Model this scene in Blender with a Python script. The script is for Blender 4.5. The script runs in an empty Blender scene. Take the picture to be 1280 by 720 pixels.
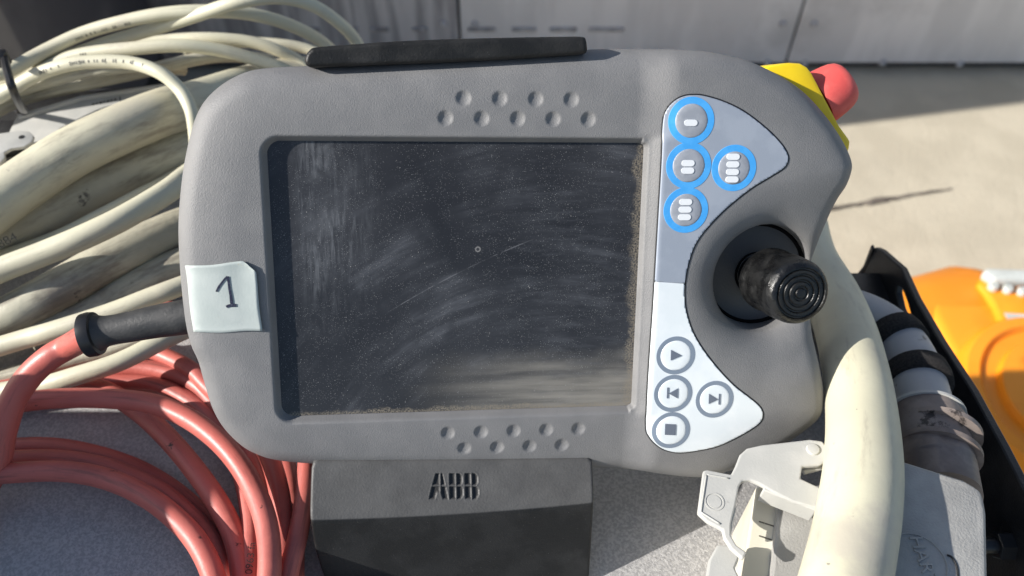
import bpy, math, random
import numpy as np
from mathutils import Vector, Matrix
R = math.radians
random.seed(7)
sc = bpy.context.scene

# ------------------------------------------------------------------ camera, sky, sun, exposure
HC = 1.30                     # eye height over the floor (m)
PITCH = 50.0                  # degrees below the horizon
F = 1004.0                    # focal length in pixels of the 1280 px wide photograph
cd = bpy.data.cameras.new('camera')
cam = bpy.data.objects.new('camera', cd)
sc.collection.objects.link(cam)
cam.location = (0, 0, HC)
cam.rotation_euler = (R(90 - PITCH), 0, 0)
cd.sensor_width = 36.0
cd.lens = 36.0 * F / 1280.0
cd.clip_start = 0.01
cd.clip_end = 200
cd.dof.use_dof = True
cd.dof.focus_distance = 0.31
cd.dof.aperture_fstop = 11.5
sc.camera = cam
sc.render.resolution_x, sc.render.resolution_y = 1024, 576

SUN = Vector((-0.86, -0.16, 0.49)).normalized()      # towards the sun
w = bpy.data.worlds.new('World'); sc.world = w; w.use_nodes = True
nt = w.node_tree
sky = nt.nodes.new('ShaderNodeTexSky'); sky.sky_type = 'NISHITA'; sky.sun_disc = False
sky.sun_elevation = math.asin(SUN.z); sky.sun_rotation = math.atan2(SUN.x, SUN.y)
bg = nt.nodes['Background']; bg.inputs['Strength'].default_value = 0.085
nt.links.new(sky.outputs[0], bg.inputs['Color'])
sl = bpy.data.lights.new('sun', 'SUN'); sl.energy = 4.6; sl.angle = R(0.55); sl.color = (1.0, 0.965, 0.91)
so = bpy.data.objects.new('sun', sl); sc.collection.objects.link(so)
so.location = (-3, 0, 4); so.rotation_euler = SUN.to_track_quat('Z', 'Y').to_euler()
sc.view_settings.view_transform = 'Standard'; sc.view_settings.look = 'None'
sc.view_settings.exposure = 0.70; sc.view_settings.gamma = 1.0; sc.view_settings.use_curve_mapping = False

# ------------------------------------------------------------------ photo pixel -> place
ZS = HC - 0.345               # cabinet top
FWD = Vector((0, math.cos(R(PITCH)), -math.sin(R(PITCH))))
UP = Vector((0, math.sin(R(PITCH)), math.cos(R(PITCH))))
RT = Vector((1, 0, 0))
EYE = Vector((0, 0, HC))
def ray(x, y): return FWD + RT * ((x - 640) / F) + UP * ((360 - y) / F)
def at_depth(x, y, d): return EYE + ray(x, y) * d
def at_z(x, y, z): r = ray(x, y); return EYE + r * ((z - HC) / r.z)
def at_h(x, y, h): return at_z(x, y, ZS + h)              # h metres over the cabinet top
def at_Y(x, y, Y): r = ray(x, y); return EYE + r * (Y / r.y)
def at_X(x, y, X): r = ray(x, y); return EYE + r * (X / r.x)
# pose of the pendant, fitted to its screen corners and its rows of dimples
CM = Matrix((RT, UP, -FWD)).transposed().to_4x4(); CM.translation = EYE
PR = Matrix(((0.99354762, 0.01193202, 0.11278631), (0.01430428, 0.97332617, -0.22897937), (-0.11251005, 0.22911523, 0.96687522))).to_4x4()
PR.translation = (-0.0194137, 0.0017591, -0.3093201)
PM = CM @ PR                  # pendant local (m) -> world
PMI = PM.inverted()
EL = PMI @ EYE
DL = PMI.to_3x3()
def pend(x, y, z=0.0):        # pixel -> pendant (u, v) in mm on the plane z (mm)
    d = DL @ ray(x, y)
    p = EL + d * ((z / 1000 - EL.z) / d.z)
    return (p.x * 1000, p.y * 1000)

# ------------------------------------------------------------------ materials
MATS = {}
def mat(name, c1, c2=None, scale=60, lo=.4, hi=.62, rough=.5, rvar=0.0, bump=0, bscale=1200, bdist=.0004, metal=0, spec=.5,
        speck=None, coord='Object', detail=6, stretch=None, c3=None, scale3=8, sub=0, spots=None, streak=None):
    m = bpy.data.materials.new(name); m.use_nodes = True
    n = m.node_tree.nodes; l = m.node_tree.links
    b = n['Principled BSDF']
    b.inputs['Roughness'].default_value = rough
    b.inputs['Metallic'].default_value = metal
    b.inputs['Specular IOR Level'].default_value = spec
    if sub:
        b.inputs['Subsurface Weight'].default_value = sub
        b.inputs['Subsurface Radius'].default_value = (.002, .0012, .0008); b.inputs['Subsurface Scale'].default_value = 1
    tc = n.new('ShaderNodeTexCoord'); co = tc.outputs[coord]
    if stretch:
        mp = n.new('ShaderNodeMapping'); mp.inputs['Scale'].default_value = stretch[:3]
        if len(stretch) > 3: mp.inputs['Rotation'].default_value = stretch[3]
        l.new(co, mp.inputs[0]); cv = mp.outputs[0]
    else: cv = co
    def noise(s, d, vec, rg=.55):
        t = n.new('ShaderNodeTexNoise'); t.inputs['Scale'].default_value = s; t.inputs['Detail'].default_value = d
        t.inputs['Roughness'].default_value = rg; l.new(vec, t.inputs['Vector']); return t.outputs[0]
    def ramp(v, a, bb):
        r = n.new('ShaderNodeMapRange'); r.inputs[1].default_value = a; r.inputs[2].default_value = bb
        r.interpolation_type = 'SMOOTHSTEP'; l.new(v, r.inputs[0]); return r.outputs[0]
    def mix(f, a, bb):
        x = n.new('ShaderNodeMix'); x.data_type = 'RGBA'; l.new(f, x.inputs[0])
        for k, q in ((6, a), (7, bb)):
            if isinstance(q, (tuple, list)): x.inputs[k].default_value = (*q, 1)
            else: l.new(q, x.inputs[k])
        return x.outputs[2]
    col = None
    if c2 is not None:
        f = ramp(noise(scale, detail, cv), lo, hi); col = mix(f, c1, c2)
        if rvar:
            mr = n.new('ShaderNodeMapRange'); mr.inputs[3].default_value = rough; mr.inputs[4].default_value = rough + rvar
            l.new(f, mr.inputs[0]); l.new(mr.outputs[0], b.inputs['Roughness'])
    else: col = c1
    if c3 is not None:
        f3 = ramp(noise(scale3, 8, co, .65), .53, .72); col = mix(f3, col, c3)
    if streak is not None:     # grime drawn out along a cable: (colour, amount, threshold)
        at = n.new('ShaderNodeAttribute'); at.attribute_name = 'tube'
        mp = n.new('ShaderNodeMapping'); mp.inputs['Scale'].default_value = (26, 1.5, 1.5); l.new(at.outputs['Vector'], mp.inputs[0])
        oi = n.new('ShaderNodeObjectInfo'); ad = n.new('ShaderNodeVectorMath'); ad.operation = 'ADD'
        cx = n.new('ShaderNodeCombineXYZ'); rm = n.new('ShaderNodeMath'); rm.operation = 'MULTIPLY'; rm.inputs[1].default_value = 50
        l.new(oi.outputs['Random'], rm.inputs[0]); l.new(rm.outputs[0], cx.inputs[0]); l.new(mp.outputs[0], ad.inputs[0]); l.new(cx.outputs[0], ad.inputs[1])
        f5 = ramp(noise(1.0, 9, ad.outputs[0], .68), streak[2], streak[2] + .22)
        mm = n.new('ShaderNodeMath'); mm.operation = 'MULTIPLY'; mm.inputs[1].default_value = streak[1]; l.new(f5, mm.inputs[0])
        col = mix(mm.outputs[0], col, streak[0])
    if spots is not None:      # dark smudges: (colour, scale, threshold)
        f4 = ramp(noise(spots[1], 10, co, .7), spots[2], spots[2] + .06); col = mix(f4, col, spots[0])
    if speck is not None:      # dust grains: (colour, scale, radius)
        v = n.new('ShaderNodeTexVoronoi'); v.inputs['Scale'].default_value = speck[1]; l.new(co, v.inputs['Vector'])
        rr = n.new('ShaderNodeMapRange'); rr.inputs[1].default_value = speck[2]; rr.inputs[2].default_value = speck[2] * .5
        l.new(v.outputs['Distance'], rr.inputs[0])
        th = ramp(noise(speck[1] * .21, 4, co, .7), .45, .6)
        mu = n.new('ShaderNodeMath'); mu.operation = 'MULTIPLY'; l.new(rr.outputs[0], mu.inputs[0]); l.new(th, mu.inputs[1])
        col = mix(mu.outputs[0], col, speck[0])
    if isinstance(col, (tuple, list)): b.inputs['Base Color'].default_value = (*col, 1)
    else: l.new(col, b.inputs['Base Color'])
    if bump:
        bn = n.new('ShaderNodeBump'); bn.inputs['Strength'].default_value = bump; bn.inputs['Distance'].default_value = bdist
        l.new(noise(bscale, 4, co, .6), bn.inputs['Height']); l.new(bn.outputs[0], b.inputs['Normal'])
    MATS[name] = m
    return m

mat('pendant_grey', (.182, .180, .180), (.200, .197, .196), scale=70, rough=.5, rvar=.1, bump=.8, bscale=2000, bdist=.00025,
    speck=((.42, .40, .38), 420, .05), spots=((.125, .12, .118), 75, .70))
mat('pendant_dark', (.07, .07, .072), rough=.6, bump=.3)
mat('black_gasket', (.012, .012, .013), rough=.6)
mat('panel_blue', (.30, .335, .395), (.335, .37, .43), scale=90, rough=.38, bump=.15, bscale=2500, bdist=.0002)
mat('panel_white', (.74, .79, .81), (.79, .83, .845), scale=90, rough=.35, bump=.1, bscale=2500, bdist=.0002, spots=((.45, .46, .45), 130, .7))
mat('ring_blue', (.06, .36, .80), (.08, .40, .84), scale=200, rough=.4)
mat('button_grey', (.30, .32, .36), (.34, .36, .40), scale=300, rough=.45, bump=.15, bscale=3000, bdist=.0002)
mat('ring_grey', (.20, .245, .31), rough=.42)
mat('mark_white', (.80, .82, .84), rough=.45)
mat('mark_grey', (.13, .155, .20), rough=.45)
mat('rubber_black', (.012, .012, .012), (.019, .019, .019), scale=70, spec=.3, rough=.45, rvar=.15, bump=.5, bscale=1100, bdist=.0003,
    speck=((.20, .195, .19), 620, .07), c3=(.026, .026, .026), scale3=45)
mat('rubber_dusty', (.070, .069, .068), (.105, .103, .101), scale=60, rough=.55, rvar=.1, bump=.5, bscale=1100, bdist=.0003, speck=((.26, .255, .25), 620, .07), c3=(.065, .065, .066), scale3=40)
mat('rubber_grey', (.035, .035, .035), (.052, .051, .050), scale=90, rough=.5, rvar=.1, bump=.5, bscale=900, bdist=.0003, speck=((.24, .23, .22), 620, .09), c3=(.075, .073, .07), scale3=60)
mat('rubber_worn', (.005, .005, .0052), (.009, .009, .009), scale=160, rough=.26, rvar=.2, bump=.5, bscale=420, bdist=.0008, speck=((.10, .085, .07), 900, .05))
mat('boot_black', (.005, .005, .0055), rough=.85, spec=.1)
mat('estop_yellow', (.84, .57, .01), (.88, .62, .015), scale=60, rough=.42)
mat('estop_red', (.62, .085, .075), (.68, .11, .095), scale=120, rough=.55, bump=.2, bscale=900)
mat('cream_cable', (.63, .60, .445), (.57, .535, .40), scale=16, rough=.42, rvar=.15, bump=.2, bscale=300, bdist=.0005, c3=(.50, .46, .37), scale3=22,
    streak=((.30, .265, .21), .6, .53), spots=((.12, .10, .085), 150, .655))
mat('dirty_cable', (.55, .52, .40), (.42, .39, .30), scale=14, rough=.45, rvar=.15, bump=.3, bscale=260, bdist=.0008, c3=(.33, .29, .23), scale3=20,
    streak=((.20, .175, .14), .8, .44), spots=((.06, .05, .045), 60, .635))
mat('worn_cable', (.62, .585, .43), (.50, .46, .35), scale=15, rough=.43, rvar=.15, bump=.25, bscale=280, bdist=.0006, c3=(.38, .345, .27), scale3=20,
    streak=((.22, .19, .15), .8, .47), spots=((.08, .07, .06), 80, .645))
mat('red_cable', (.50, .125, .10), (.55, .15, .12), scale=25, rough=.42, rvar=.12, bump=.25, bscale=350, bdist=.0005, c3=(.42, .11, .09), scale3=25,
    
    streak=((.25, .075, .065), .85, .48), spots=((.05, .025, .022), 120, .65), speck=((.58, .30, .26), 330, .06))
mat('grey_cable', (.34, .34, .35), (.40, .40, .40), scale=30, rough=.45, bump=.2, bscale=500, spots=((.14, .13, .12), 60, .62))
mat('gland_brown', (.16, .125, .11), (.25, .205, .18), scale=60, rough=.55, bump=.3, bscale=700, spots=((.05, .04, .035), 70, .58))
mat('hook_loop', (.012, .010, .010), (.03, .026, .024), scale=900, rough=.95, bump=1, bscale=2200, bdist=.001)
mat('sheet_grey', (.38, .37, .365), (.53, .515, .50), scale=900, rough=.45, rvar=.1, bump=.7, bscale=1100, bdist=.0006, detail=3, c3=(.34, .33, .325), scale3=11,
    spots=((.10, .10, .10), 150, .705), speck=((.62, .60, .57), 260, .05))
mat('zinc_light', (.46, .455, .425), (.51, .50, .465), scale=70, rough=.42, bump=.2, bscale=900, spots=((.33, .31, .28), 45, .64))
mat('cast_grey', (.33, .32, .30), (.39, .38, .355), scale=60, rough=.55, bump=.55, bscale=1100, bdist=.0005, spots=((.28, .26, .23), 50, .66))
mat('cream_bar', (.66, .62, .50), (.70, .66, .55), scale=60, rough=.45)
mat('black_paint', (.012, .012, .013), (.02, .02, .021), scale=120, rough=.38, bump=.6, bscale=900, bdist=.0004, spots=((.10, .09, .085), 130, .70))
mat('steel_bolt', (.05, .05, .052), rough=.35, metal=.6)
mat('tie_black', (.012, .012, .014), rough=.35)
mat('paper_label', (.40, .445, .425), (.46, .50, .475), scale=40, rough=.6, bump=.15, bscale=900, spots=((.44, .40, .30), 75, .62))
mat('paper_edge', (.36, .30, .20), (.10, .08, .05), scale=900, rough=.8)
mat('ink', (.018, .02, .045), (.10, .11, .15), scale=900, lo=.5, hi=.75, rough=.5)
mat('print_grey', (.085, .08, .068), (.22, .21, .17), scale=1100, lo=.45, hi=.6, rough=.6)
mat('print_dark', (.05, .025, .02), rough=.6)
mat('concrete', (.48, .425, .325), (.54, .48, .37), scale=7, rough=.9, bump=.6, bscale=90, bdist=.003, c3=(.42, .375, .295), scale3=1.6, spots=((.35, .31, .25), 30, .66))
mat('crack_dark', (.08, .065, .055), (.20, .17, .14), scale=14, rough=.9)
mat('wall_metal', (.60, .61, .635), (.70, .71, .735), scale=5, rough=.5, stretch=(2.5, 2.5, .5), c3=(.50, .51, .53), scale3=2.2, spots=((.38, .385, .40), 9, .66))
mat('wall_metal_old', (.26, .265, .285), (.46, .465, .49), scale=7, rough=.55, stretch=(5, 5, .35), c3=(.15, .15, .165), scale3=3.0)
mat('wall_dark', (.055, .055, .06), rough=.7)
mat('slot_grey', (.20, .20, .21), (.40, .40, .41), scale=40, rough=.7)
mat('orange_paint', (.90, .29, .012), (.94, .315, .016), scale=8, rough=.4, c3=(.84, .25, .010), scale3=6)
mat('plastic_white', (.55, .57, .54), (.48, .50, .47), scale=40, rough=.4)
mat('dark_cabinet', (.07, .07, .08), (.10, .10, .11), scale=6, rough=.5)

# the dusty, smeared touch screen
def screen_mat():
    m = bpy.data.materials.new('dusty_screen'); m.use_nodes = True; MATS['dusty_screen'] = m
    n = m.node_tree.nodes; l = m.node_tree.links; b = n['Principled BSDF']
    b.inputs['Specular IOR Level'].default_value = .35
    tc = n.new('ShaderNodeTexCoord'); co = tc.outputs['Object']
    sep = n.new('ShaderNodeSeparateXYZ'); l.new(co, sep.inputs[0])
    def M(op, a, bb=None, cl=False):
        x = n.new('ShaderNodeMath'); x.operation = op; x.use_clamp = cl
        for k, q in ((0, a), (1, bb)):
            if q is None: continue
            if isinstance(q, (int, float)): x.inputs[k].default_value = q
            else: l.new(q, x.inputs[k])
        return x.outputs[0]
    def rng(v, a, bb, c=0., d=1.):
        r = n.new('ShaderNodeMapRange'); r.interpolation_type = 'SMOOTHSTEP'
        for k, q in ((1, a), (2, bb), (3, c), (4, d)): r.inputs[k].default_value = q
        l.new(v, r.inputs[0]); return r.outputs[0]
    def noise(s, d=6, vec=co, rg=.6, dist=0):
        t = n.new('ShaderNodeTexNoise'); t.inputs['Scale'].default_value = s; t.inputs['Detail'].default_value = d
        t.inputs['Roughness'].default_value = rg; t.inputs['Distortion'].default_value = dist; l.new(vec, t.inputs['Vector']); return t.outputs[0]
    def mapped(scale, rot=(0, 0, 0), loc=(0, 0, 0)):
        mp = n.new('ShaderNodeMapping'); mp.inputs['Scale'].default_value = scale; mp.inputs['Rotation'].default_value = rot
        mp.inputs['Location'].default_value = loc; l.new(co, mp.inputs[0]); return mp.outputs[0]
    def mix(f, a, bb):
        x = n.new('ShaderNodeMix'); x.data_type = 'RGBA'
        if isinstance(f, float): x.inputs[0].default_value = f
        else: l.new(f, x.inputs[0])
        for k, q in ((6, a), (7, bb)):
            if isinstance(q, tuple): x.inputs[k].default_value = (*q, 1)
            else: l.new(q, x.inputs[k])
        return x.outputs[2]
    U, V = sep.outputs[0], sep.outputs[1]
    # polar coordinates about a point below right of the glass: wiping arcs
    du = M('SUBTRACT', U, .035); dv = M('SUBTRACT', V, -.105)
    rad = M('SQRT', M('ADD', M('MULTIPLY', du, du), M('MULTIPLY', dv, dv)))
    ang = M('ARCTAN2', dv, du)
    cmb = n.new('ShaderNodeCombineXYZ'); l.new(M('MULTIPLY', rad, 150.), cmb.inputs[0]); l.new(M('MULTIPLY', ang, 2.2), cmb.inputs[1])
    arcs = rng(noise(1.0, 7, cmb.outputs[0], .65), .42, .78)
    cloud = rng(noise(30, 4), .38, .68)
    film = M('MULTIPLY', arcs, cloud)
    streak = rng(noise(1, 6, mapped((640, 70, 1), (0, 0, .22)), .6, .6), .40, .72)
    leftz = M('MULTIPLY', rng(U, -.064, -.054, 0, 1), rng(M('ADD', U, M('MULTIPLY', noise(55, 4), .03)), -.045, -.012, 1, 0))
    leftz = M('MULTIPLY', leftz, rng(M('ADD', V, M('MULTIPLY', noise(40, 4), .04)), -.012, .05, 0, 1))
    smear = M('MULTIPLY', M('MULTIPLY', streak, leftz), rng(noise(70, 3), .3, .6))
    wipe = M('MULTIPLY', rng(noise(1, 6, mapped((60, 420, 1), (0, 0, -.38))), .48, .75), rng(U, -.005, .035, 0, 1))
    col = mix(rng(noise(18, 3), .3, .7), (.020, .0205, .023), (.036, .0365, .040))
    col = mix(M('MULTIPLY', film, .8), col, (.105, .109, .12))
    warm_reflection = M('MULTIPLY', M('MULTIPLY', rng(M('ADD', V, M('MULTIPLY', noise(25, 4), .022)), -.014, -.034, 0, 1), rng(U, -.03, .045, 0, 1)), rng(noise(1, 5, mapped((16, 190, 1), (0, 0, -.07)), .5), .12, .72))
    col = mix(M('MULTIPLY', warm_reflection, .8), col, (.34, .315, .27))  # warm reflection at the lower right, painted into the glass colour
    col = mix(M('MULTIPLY', wipe, .35), col, (.085, .088, .098))
    hz = M('MULTIPLY', leftz, rng(noise(60, 5, co, .65, .6), .35, .75))
    col = mix(M('MULTIPLY', hz, .55), col, (.15, .155, .165))
    col = mix(M('MULTIPLY', smear, .6), col, (.24, .25, .265))
    # long scratch
    sd = M('ABSOLUTE', M('ADD', M('SUBTRACT', M('MULTIPLY', U, -.50), .0040), M('ADD', V, M('MULTIPLY', M('MULTIPLY', U, U), 2.0))))
    scr = M('MULTIPLY', rng(sd, .00035, .00005, 0, 1), M('MULTIPLY', rng(U, -.03, -.02, 0, 1), rng(U, .022, .03, 1, 0)))
    scr = M('MULTIPLY', scr, rng(noise(160, 3), .35, .6))
    col = mix(M('MULTIPLY', scr, .5), col, (.20, .20, .21))
    # dust grains in two sizes
    for s, r0, c, th in ((1700, .21, (.21, .21, .21), .36), (900, .13, (.34, .335, .33), .40), (430, .075, (.46, .44, .41), .46), (150, .03, (.50, .44, .36), .5)):
        v = n.new('ShaderNodeTexVoronoi'); v.inputs['Scale'].default_value = s; l.new(co, v.inputs['Vector'])
        g = M('MULTIPLY', rng(v.outputs['Distance'], r0, r0 * .5, 0, 1), rng(noise(s * .12, 3), th, th + .2))
        col = mix(g, col, c)
    # crust along the lower and the right edge
    edge = M('MAXIMUM', rng(M('SUBTRACT', U, M('MULTIPLY', rng(noise(130, 5), .25, .8), -.0035)), .0675, .0700, 0, 1), rng(M('ADD', V, M('MULTIPLY', rng(noise(160, 5), .3, .8), -.002)), -.0520, -.0535, 0, 1))
    crust = M('MULTIPLY', edge, rng(noise(1500, 5), .36, .62))
    col = mix(M('MULTIPLY', crust, .8), col, (.24, .205, .155))
    ring = M('ABSOLUTE', M('SUBTRACT', M('SQRT', M('ADD', M('POWER', M('SUBTRACT', U, .0065), 2), M('POWER', M('SUBTRACT', V, .0127), 2))), .00085))
    col = mix(M('MULTIPLY', rng(ring, .0004, .0001, 0, 1), .7), col, (.26, .25, .24))
    l.new(col, b.inputs['Base Color'])
    rg = M('ADD', M('MULTIPLY', film, .25), .13); l.new(rg, b.inputs['Roughness'])
    bn = n.new('ShaderNodeBump'); bn.inputs['Strength'].default_value = .12; bn.inputs['Distance'].default_value = .0002
    l.new(noise(1800, 3), bn.inputs['Height']); l.new(bn.outputs[0], b.inputs['Normal'])
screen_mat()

# ------------------------------------------------------------------ builders
COL = sc.collection
def link(name, me, m, parent=None, smooth=None):
    if m: me.materials.append(MATS[m] if isinstance(m, str) else m)
    o = bpy.data.objects.new(name, me); COL.objects.link(o)
    if parent: o.parent = parent
    if smooth == 'all': me.shade_smooth()
    elif smooth:
        me.shade_smooth(); me.set_sharp_from_angle(angle=R(smooth))
    return o
def tag(o, label, cat, group=None):
    o['label'] = label; o['category'] = cat
    if group: o['group'] = group
    return o
def thing(name, label, cat, mtx=None, group=None):
    o = bpy.data.objects.new(name, None); COL.objects.link(o); o.empty_display_size = .02
    if mtx is not None: o.matrix_world = mtx
    return tag(o, label, cat, group)
def mesh(verts, faces, name='m'):
    me = bpy.data.meshes.new(name); me.from_pydata([tuple(v) for v in verts], [], faces); me.update(); return me
def catmull(pts, n=10, closed=False):
    P = np.array(pts, float); N = len(P); out = []
    rngk = range(N if closed else N - 1)
    for i in rngk:
        g = (lambda k: P[k % N]) if closed else (lambda k: P[min(max(k, 0), N - 1)])
        p0, p1, p2, p3 = g(i - 1), g(i), g(i + 1), g(i + 2)
        for k in range(n):
            t = k / n
            out.append(.5 * (2 * p1 + (p2 - p0) * t + (2 * p0 - 5 * p1 + 4 * p2 - p3) * t * t + (3 * p1 - p0 - 3 * p2 + p3) * t ** 3))
    if not closed: out.append(P[-1])
    return np.array(out)
def sweep(pts, rad, seg=20, n=10, oval=None, jitter=0, inv=None):
    """tube along a smooth path (world m); rad a number or one per control point; returns mesh"""
    if not hasattr(rad, '__len__'): rad = [rad] * len(pts)
    Q = catmull([(*p, r) for p, r in zip(pts, rad)], n)
    C = Q[:, :3]; rr = Q[:, 3]
    T = np.gradient(C, axis=0); T /= np.linalg.norm(T, axis=1)[:, None]
    nrm = np.cross(T[0], (0.1, 0.2, 1)); nrm /= np.linalg.norm(nrm)
    vs = []; fs = []
    for i in range(len(C)):
        nrm = nrm - T[i] * nrm.dot(T[i]); nrm /= np.linalg.norm(nrm); bi = np.cross(T[i], nrm)
        for k in range(seg):
            a = 2 * math.pi * k / seg
            vs.append(C[i] + rr[i] * (math.cos(a) * nrm + math.sin(a) * bi))
    for i in range(len(C) - 1):
        for k in range(seg):
            a, b = i * seg + k, i * seg + (k + 1) % seg
            fs.append((a, b, b + seg, a + seg))
    fs.append(tuple(range(seg - 1, -1, -1))); fs.append(tuple((len(C) - 1) * seg + k for k in range(seg)))
    me = mesh(vs, fs)
    ln = np.concatenate([[0], np.cumsum(np.linalg.norm(np.diff(C, axis=0), axis=1))])
    an = 2 * math.pi * np.arange(seg) / seg
    A = np.stack([np.repeat(ln, seg), np.tile(np.cos(an), len(C)), np.tile(np.sin(an), len(C))], 1)
    at = me.attributes.new('tube', 'FLOAT_VECTOR', 'POINT'); at.data.foreach_set('vector', A.astype(np.float32).ravel())
    return me
def lathe(prof, axis_o, axis_d, seg=48, wob=None):
    """profile [(r, h)] turned about an axis; capped where r > 0 at the ends"""
    d = Vector(axis_d).normalized(); q = d.to_track_quat('Z', 'Y'); o = Vector(axis_o)
    vs = []; fs = []
    for i, (r, h) in enumerate(prof):
        for k in range(seg):
            a = 2 * math.pi * k / seg; rr = r * (wob(a, h) if wob else 1)
            vs.append(o + q @ Vector((rr * math.cos(a), rr * math.sin(a), h)))
    for i in range(len(prof) - 1):
        for k in range(seg):
            a, b = i * seg + k, i * seg + (k + 1) % seg
            fs.append((a, b, b + seg, a + seg))
    fs.append(tuple(range(seg - 1, -1, -1))); fs.append(tuple((len(prof) - 1) * seg + k for k in range(seg)))
    return mesh(vs, fs)
def bevel(me, wdt, segs=2, ang=30):
    import bmesh
    bm = bmesh.new(); bm.from_mesh(me)
    bmesh.ops.recalc_face_normals(bm, faces=bm.faces)
    es = [e for e in bm.edges if len(e.link_faces) == 2 and e.calc_face_angle() > R(ang)]
    bmesh.ops.bevel(bm, geom=es, offset=wdt, segments=segs, profile=.5, affect='EDGES', clamp_overlap=True)
    bm.to_mesh(me); bm.free(); return me
def prism(base, ext, bev=0, segs=2):
    """closed 3-D polygon pushed along ext"""
    n = len(base); vs = [Vector(p) for p in base] + [Vector(p) + Vector(ext) for p in base]
    fs = [tuple(range(n)), tuple(range(2 * n - 1, n - 1, -1))] + [(i, i + n, (i + 1) % n + n, (i + 1) % n) for i in range(n)]
    me = mesh(vs, fs)
    import bmesh
    bm = bmesh.new(); bm.from_mesh(me); bmesh.ops.recalc_face_normals(bm, faces=bm.faces); bm.to_mesh(me); bm.free()
    return bevel(me, bev, segs) if bev else me
def box(c, s, bev=0, rot=None, segs=2):
    hx, hy, hz = (k / 2 for k in s); c = Vector(c)
    b = [Vector((-hx, -hy, -hz)), Vector((hx, -hy, -hz)), Vector((hx, hy, -hz)), Vector((-hx, hy, -hz))]
    e = Vector((0, 0, 2 * hz))
    if rot is not None: b = [rot @ p for p in b]; e = rot @ e
    return prism([c + p for p in b], e, bev, segs)
def sdf(poly, U, V):
    """signed distance to a closed polygon, positive inside"""
    d2 = np.full(U.shape, 1e18); ins = np.zeros(U.shape, bool)
    for (ax, ay), (bx, by) in zip(poly, np.roll(poly, -1, axis=0)):
        ex, ey = bx - ax, by - ay; wx, wy = U - ax, V - ay
        t = np.clip((wx * ex + wy * ey) / (ex * ex + ey * ey + 1e-12), 0, 1)
        d2 = np.minimum(d2, (wx - t * ex) ** 2 + (wy - t * ey) ** 2)
        c = (ay > V) != (by > V)
        if c.any():
            with np.errstate(divide='ignore', invalid='ignore'):
                ins ^= c & (U < ex * (V - ay) / (ey if ey else 1e-12) + ax)
    return np.where(ins, 1, -1) * np.sqrt(d2)
def relief(poly, zfun, step, zback=None, taper=0.0):
    """a sheet over the outline (mm) whose height is zfun(u, v, inside distance); an optional skirt runs back to zback"""
    poly = np.array(poly, float)
    lo = poly.min(0) - step; hi = poly.max(0) + step
    us = np.arange(lo[0], hi[0] + step, step); vs_ = np.arange(lo[1], hi[1] + step, step)
    U, V = np.meshgrid(us, vs_); D = sdf(poly, U, V)
    Z = zfun(U, V, np.maximum(D, 0)); ny, nx = U.shape
    idx = -np.ones(U.shape, int); I = D > 0; idx[I] = np.arange(I.sum())
    verts = list(np.stack([U[I], V[I], Z[I]], 1))
    base = len(verts); cross = {}; cpos = []
    def cut(a, b):
        k = (a, b) if a < b else (b, a)
        if k not in cross:
            da, db = D[a], D[b]; t = da / (da - db)
            cross[k] = base + len(cpos); cpos.append((U[a] + t * (U[b] - U[a]), V[a] + t * (V[b] - V[a])))
        return cross[k]
    Iq = I[:-1, :-1].astype(int) + I[:-1, 1:] + I[1:, 1:] + I[1:, :-1]
    full = Iq == 4
    faces = np.stack([idx[:-1, :-1][full], idx[:-1, 1:][full], idx[1:, 1:][full], idx[1:, :-1][full]], 1).tolist()
    bed = []
    for j, i in zip(*np.nonzero((Iq > 0) & (Iq < 4))):
        cs = [(j, i), (j, i + 1), (j + 1, i + 1), (j + 1, i)]; f = []; cc = []
        for k in range(4):
            a, b = cs[k], cs[(k + 1) % 4]
            if I[a]: f.append(int(idx[a]))
            if I[a] != I[b]:
                c = cut(a, b); cc.append((c, bool(I[a]))); f.append(c)
        if len(f) > 2: faces.append(f)
        if len(cc) == 2:
            (c1, o1), (c2, o2) = cc; bed.append((c1, c2) if o1 else (c2, c1))
    cp = np.array(cpos); zc = zfun(cp[:, 0], cp[:, 1], np.zeros(len(cp)))
    verts += list(np.stack([cp[:, 0], cp[:, 1], zc], 1))
    if zback is not None:
        ctr = poly.mean(0); o = len(verts)
        b = cp + (ctr - cp) * taper
        verts += list(np.stack([b[:, 0], b[:, 1], np.full(len(cp), zback)], 1))
        k = len(cp)
        for a, c in bed: faces.append((c, a, a + k, c + k))
    return mesh(np.array(verts) / 1000.0, faces)
def sm(x, a, b):
    t = np.clip((x - a) / (b - a), 0, 1); return t * t * (3 - 2 * t)
def pp(pts, z=0.0): return [pend(x, y, z) for x, y in pts]
def text(body, size, depth, mtx, m, parent, name='lettering', shear=0, squash=1, bold=0):
    c = bpy.data.curves.new('t', 'FONT'); c.body = body; c.size = size; c.extrude = depth; c.align_x = 'CENTER'; c.align_y = 'CENTER'
    c.shear = shear; c.offset = bold; c.resolution_u = 3
    t = bpy.data.objects.new('t', c); COL.objects.link(t)
    dg = bpy.context.evaluated_depsgraph_get(); me = bpy.data.meshes.new_from_object(t.evaluated_get(dg))
    bpy.data.objects.remove(t); me.materials.clear()
    me.transform(Matrix.Diagonal((squash, 1, 1, 1))); me.transform(mtx)
    return link(name, me, m, parent)
def face_cam(p, xdir):
    """frame at p whose z looks to the eye and whose x runs along xdir"""
    z = (EYE - p).normalized(); x = (xdir - z * xdir.dot(z)).normalized(); y = z.cross(x)
    m = Matrix((x, y, z)).transposed().to_4x4(); m.translation = p; return m

# ------------------------------------------------------------------ the setting
FLW = 8.0
fl = link('floor', mesh([(-FLW, -3, 0), (FLW, -3, 0), (FLW, 9, 0), (-FLW, 9, 0)], [(0, 1, 2, 3)]), 'concrete'); fl['kind'] = 'structure'
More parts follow.
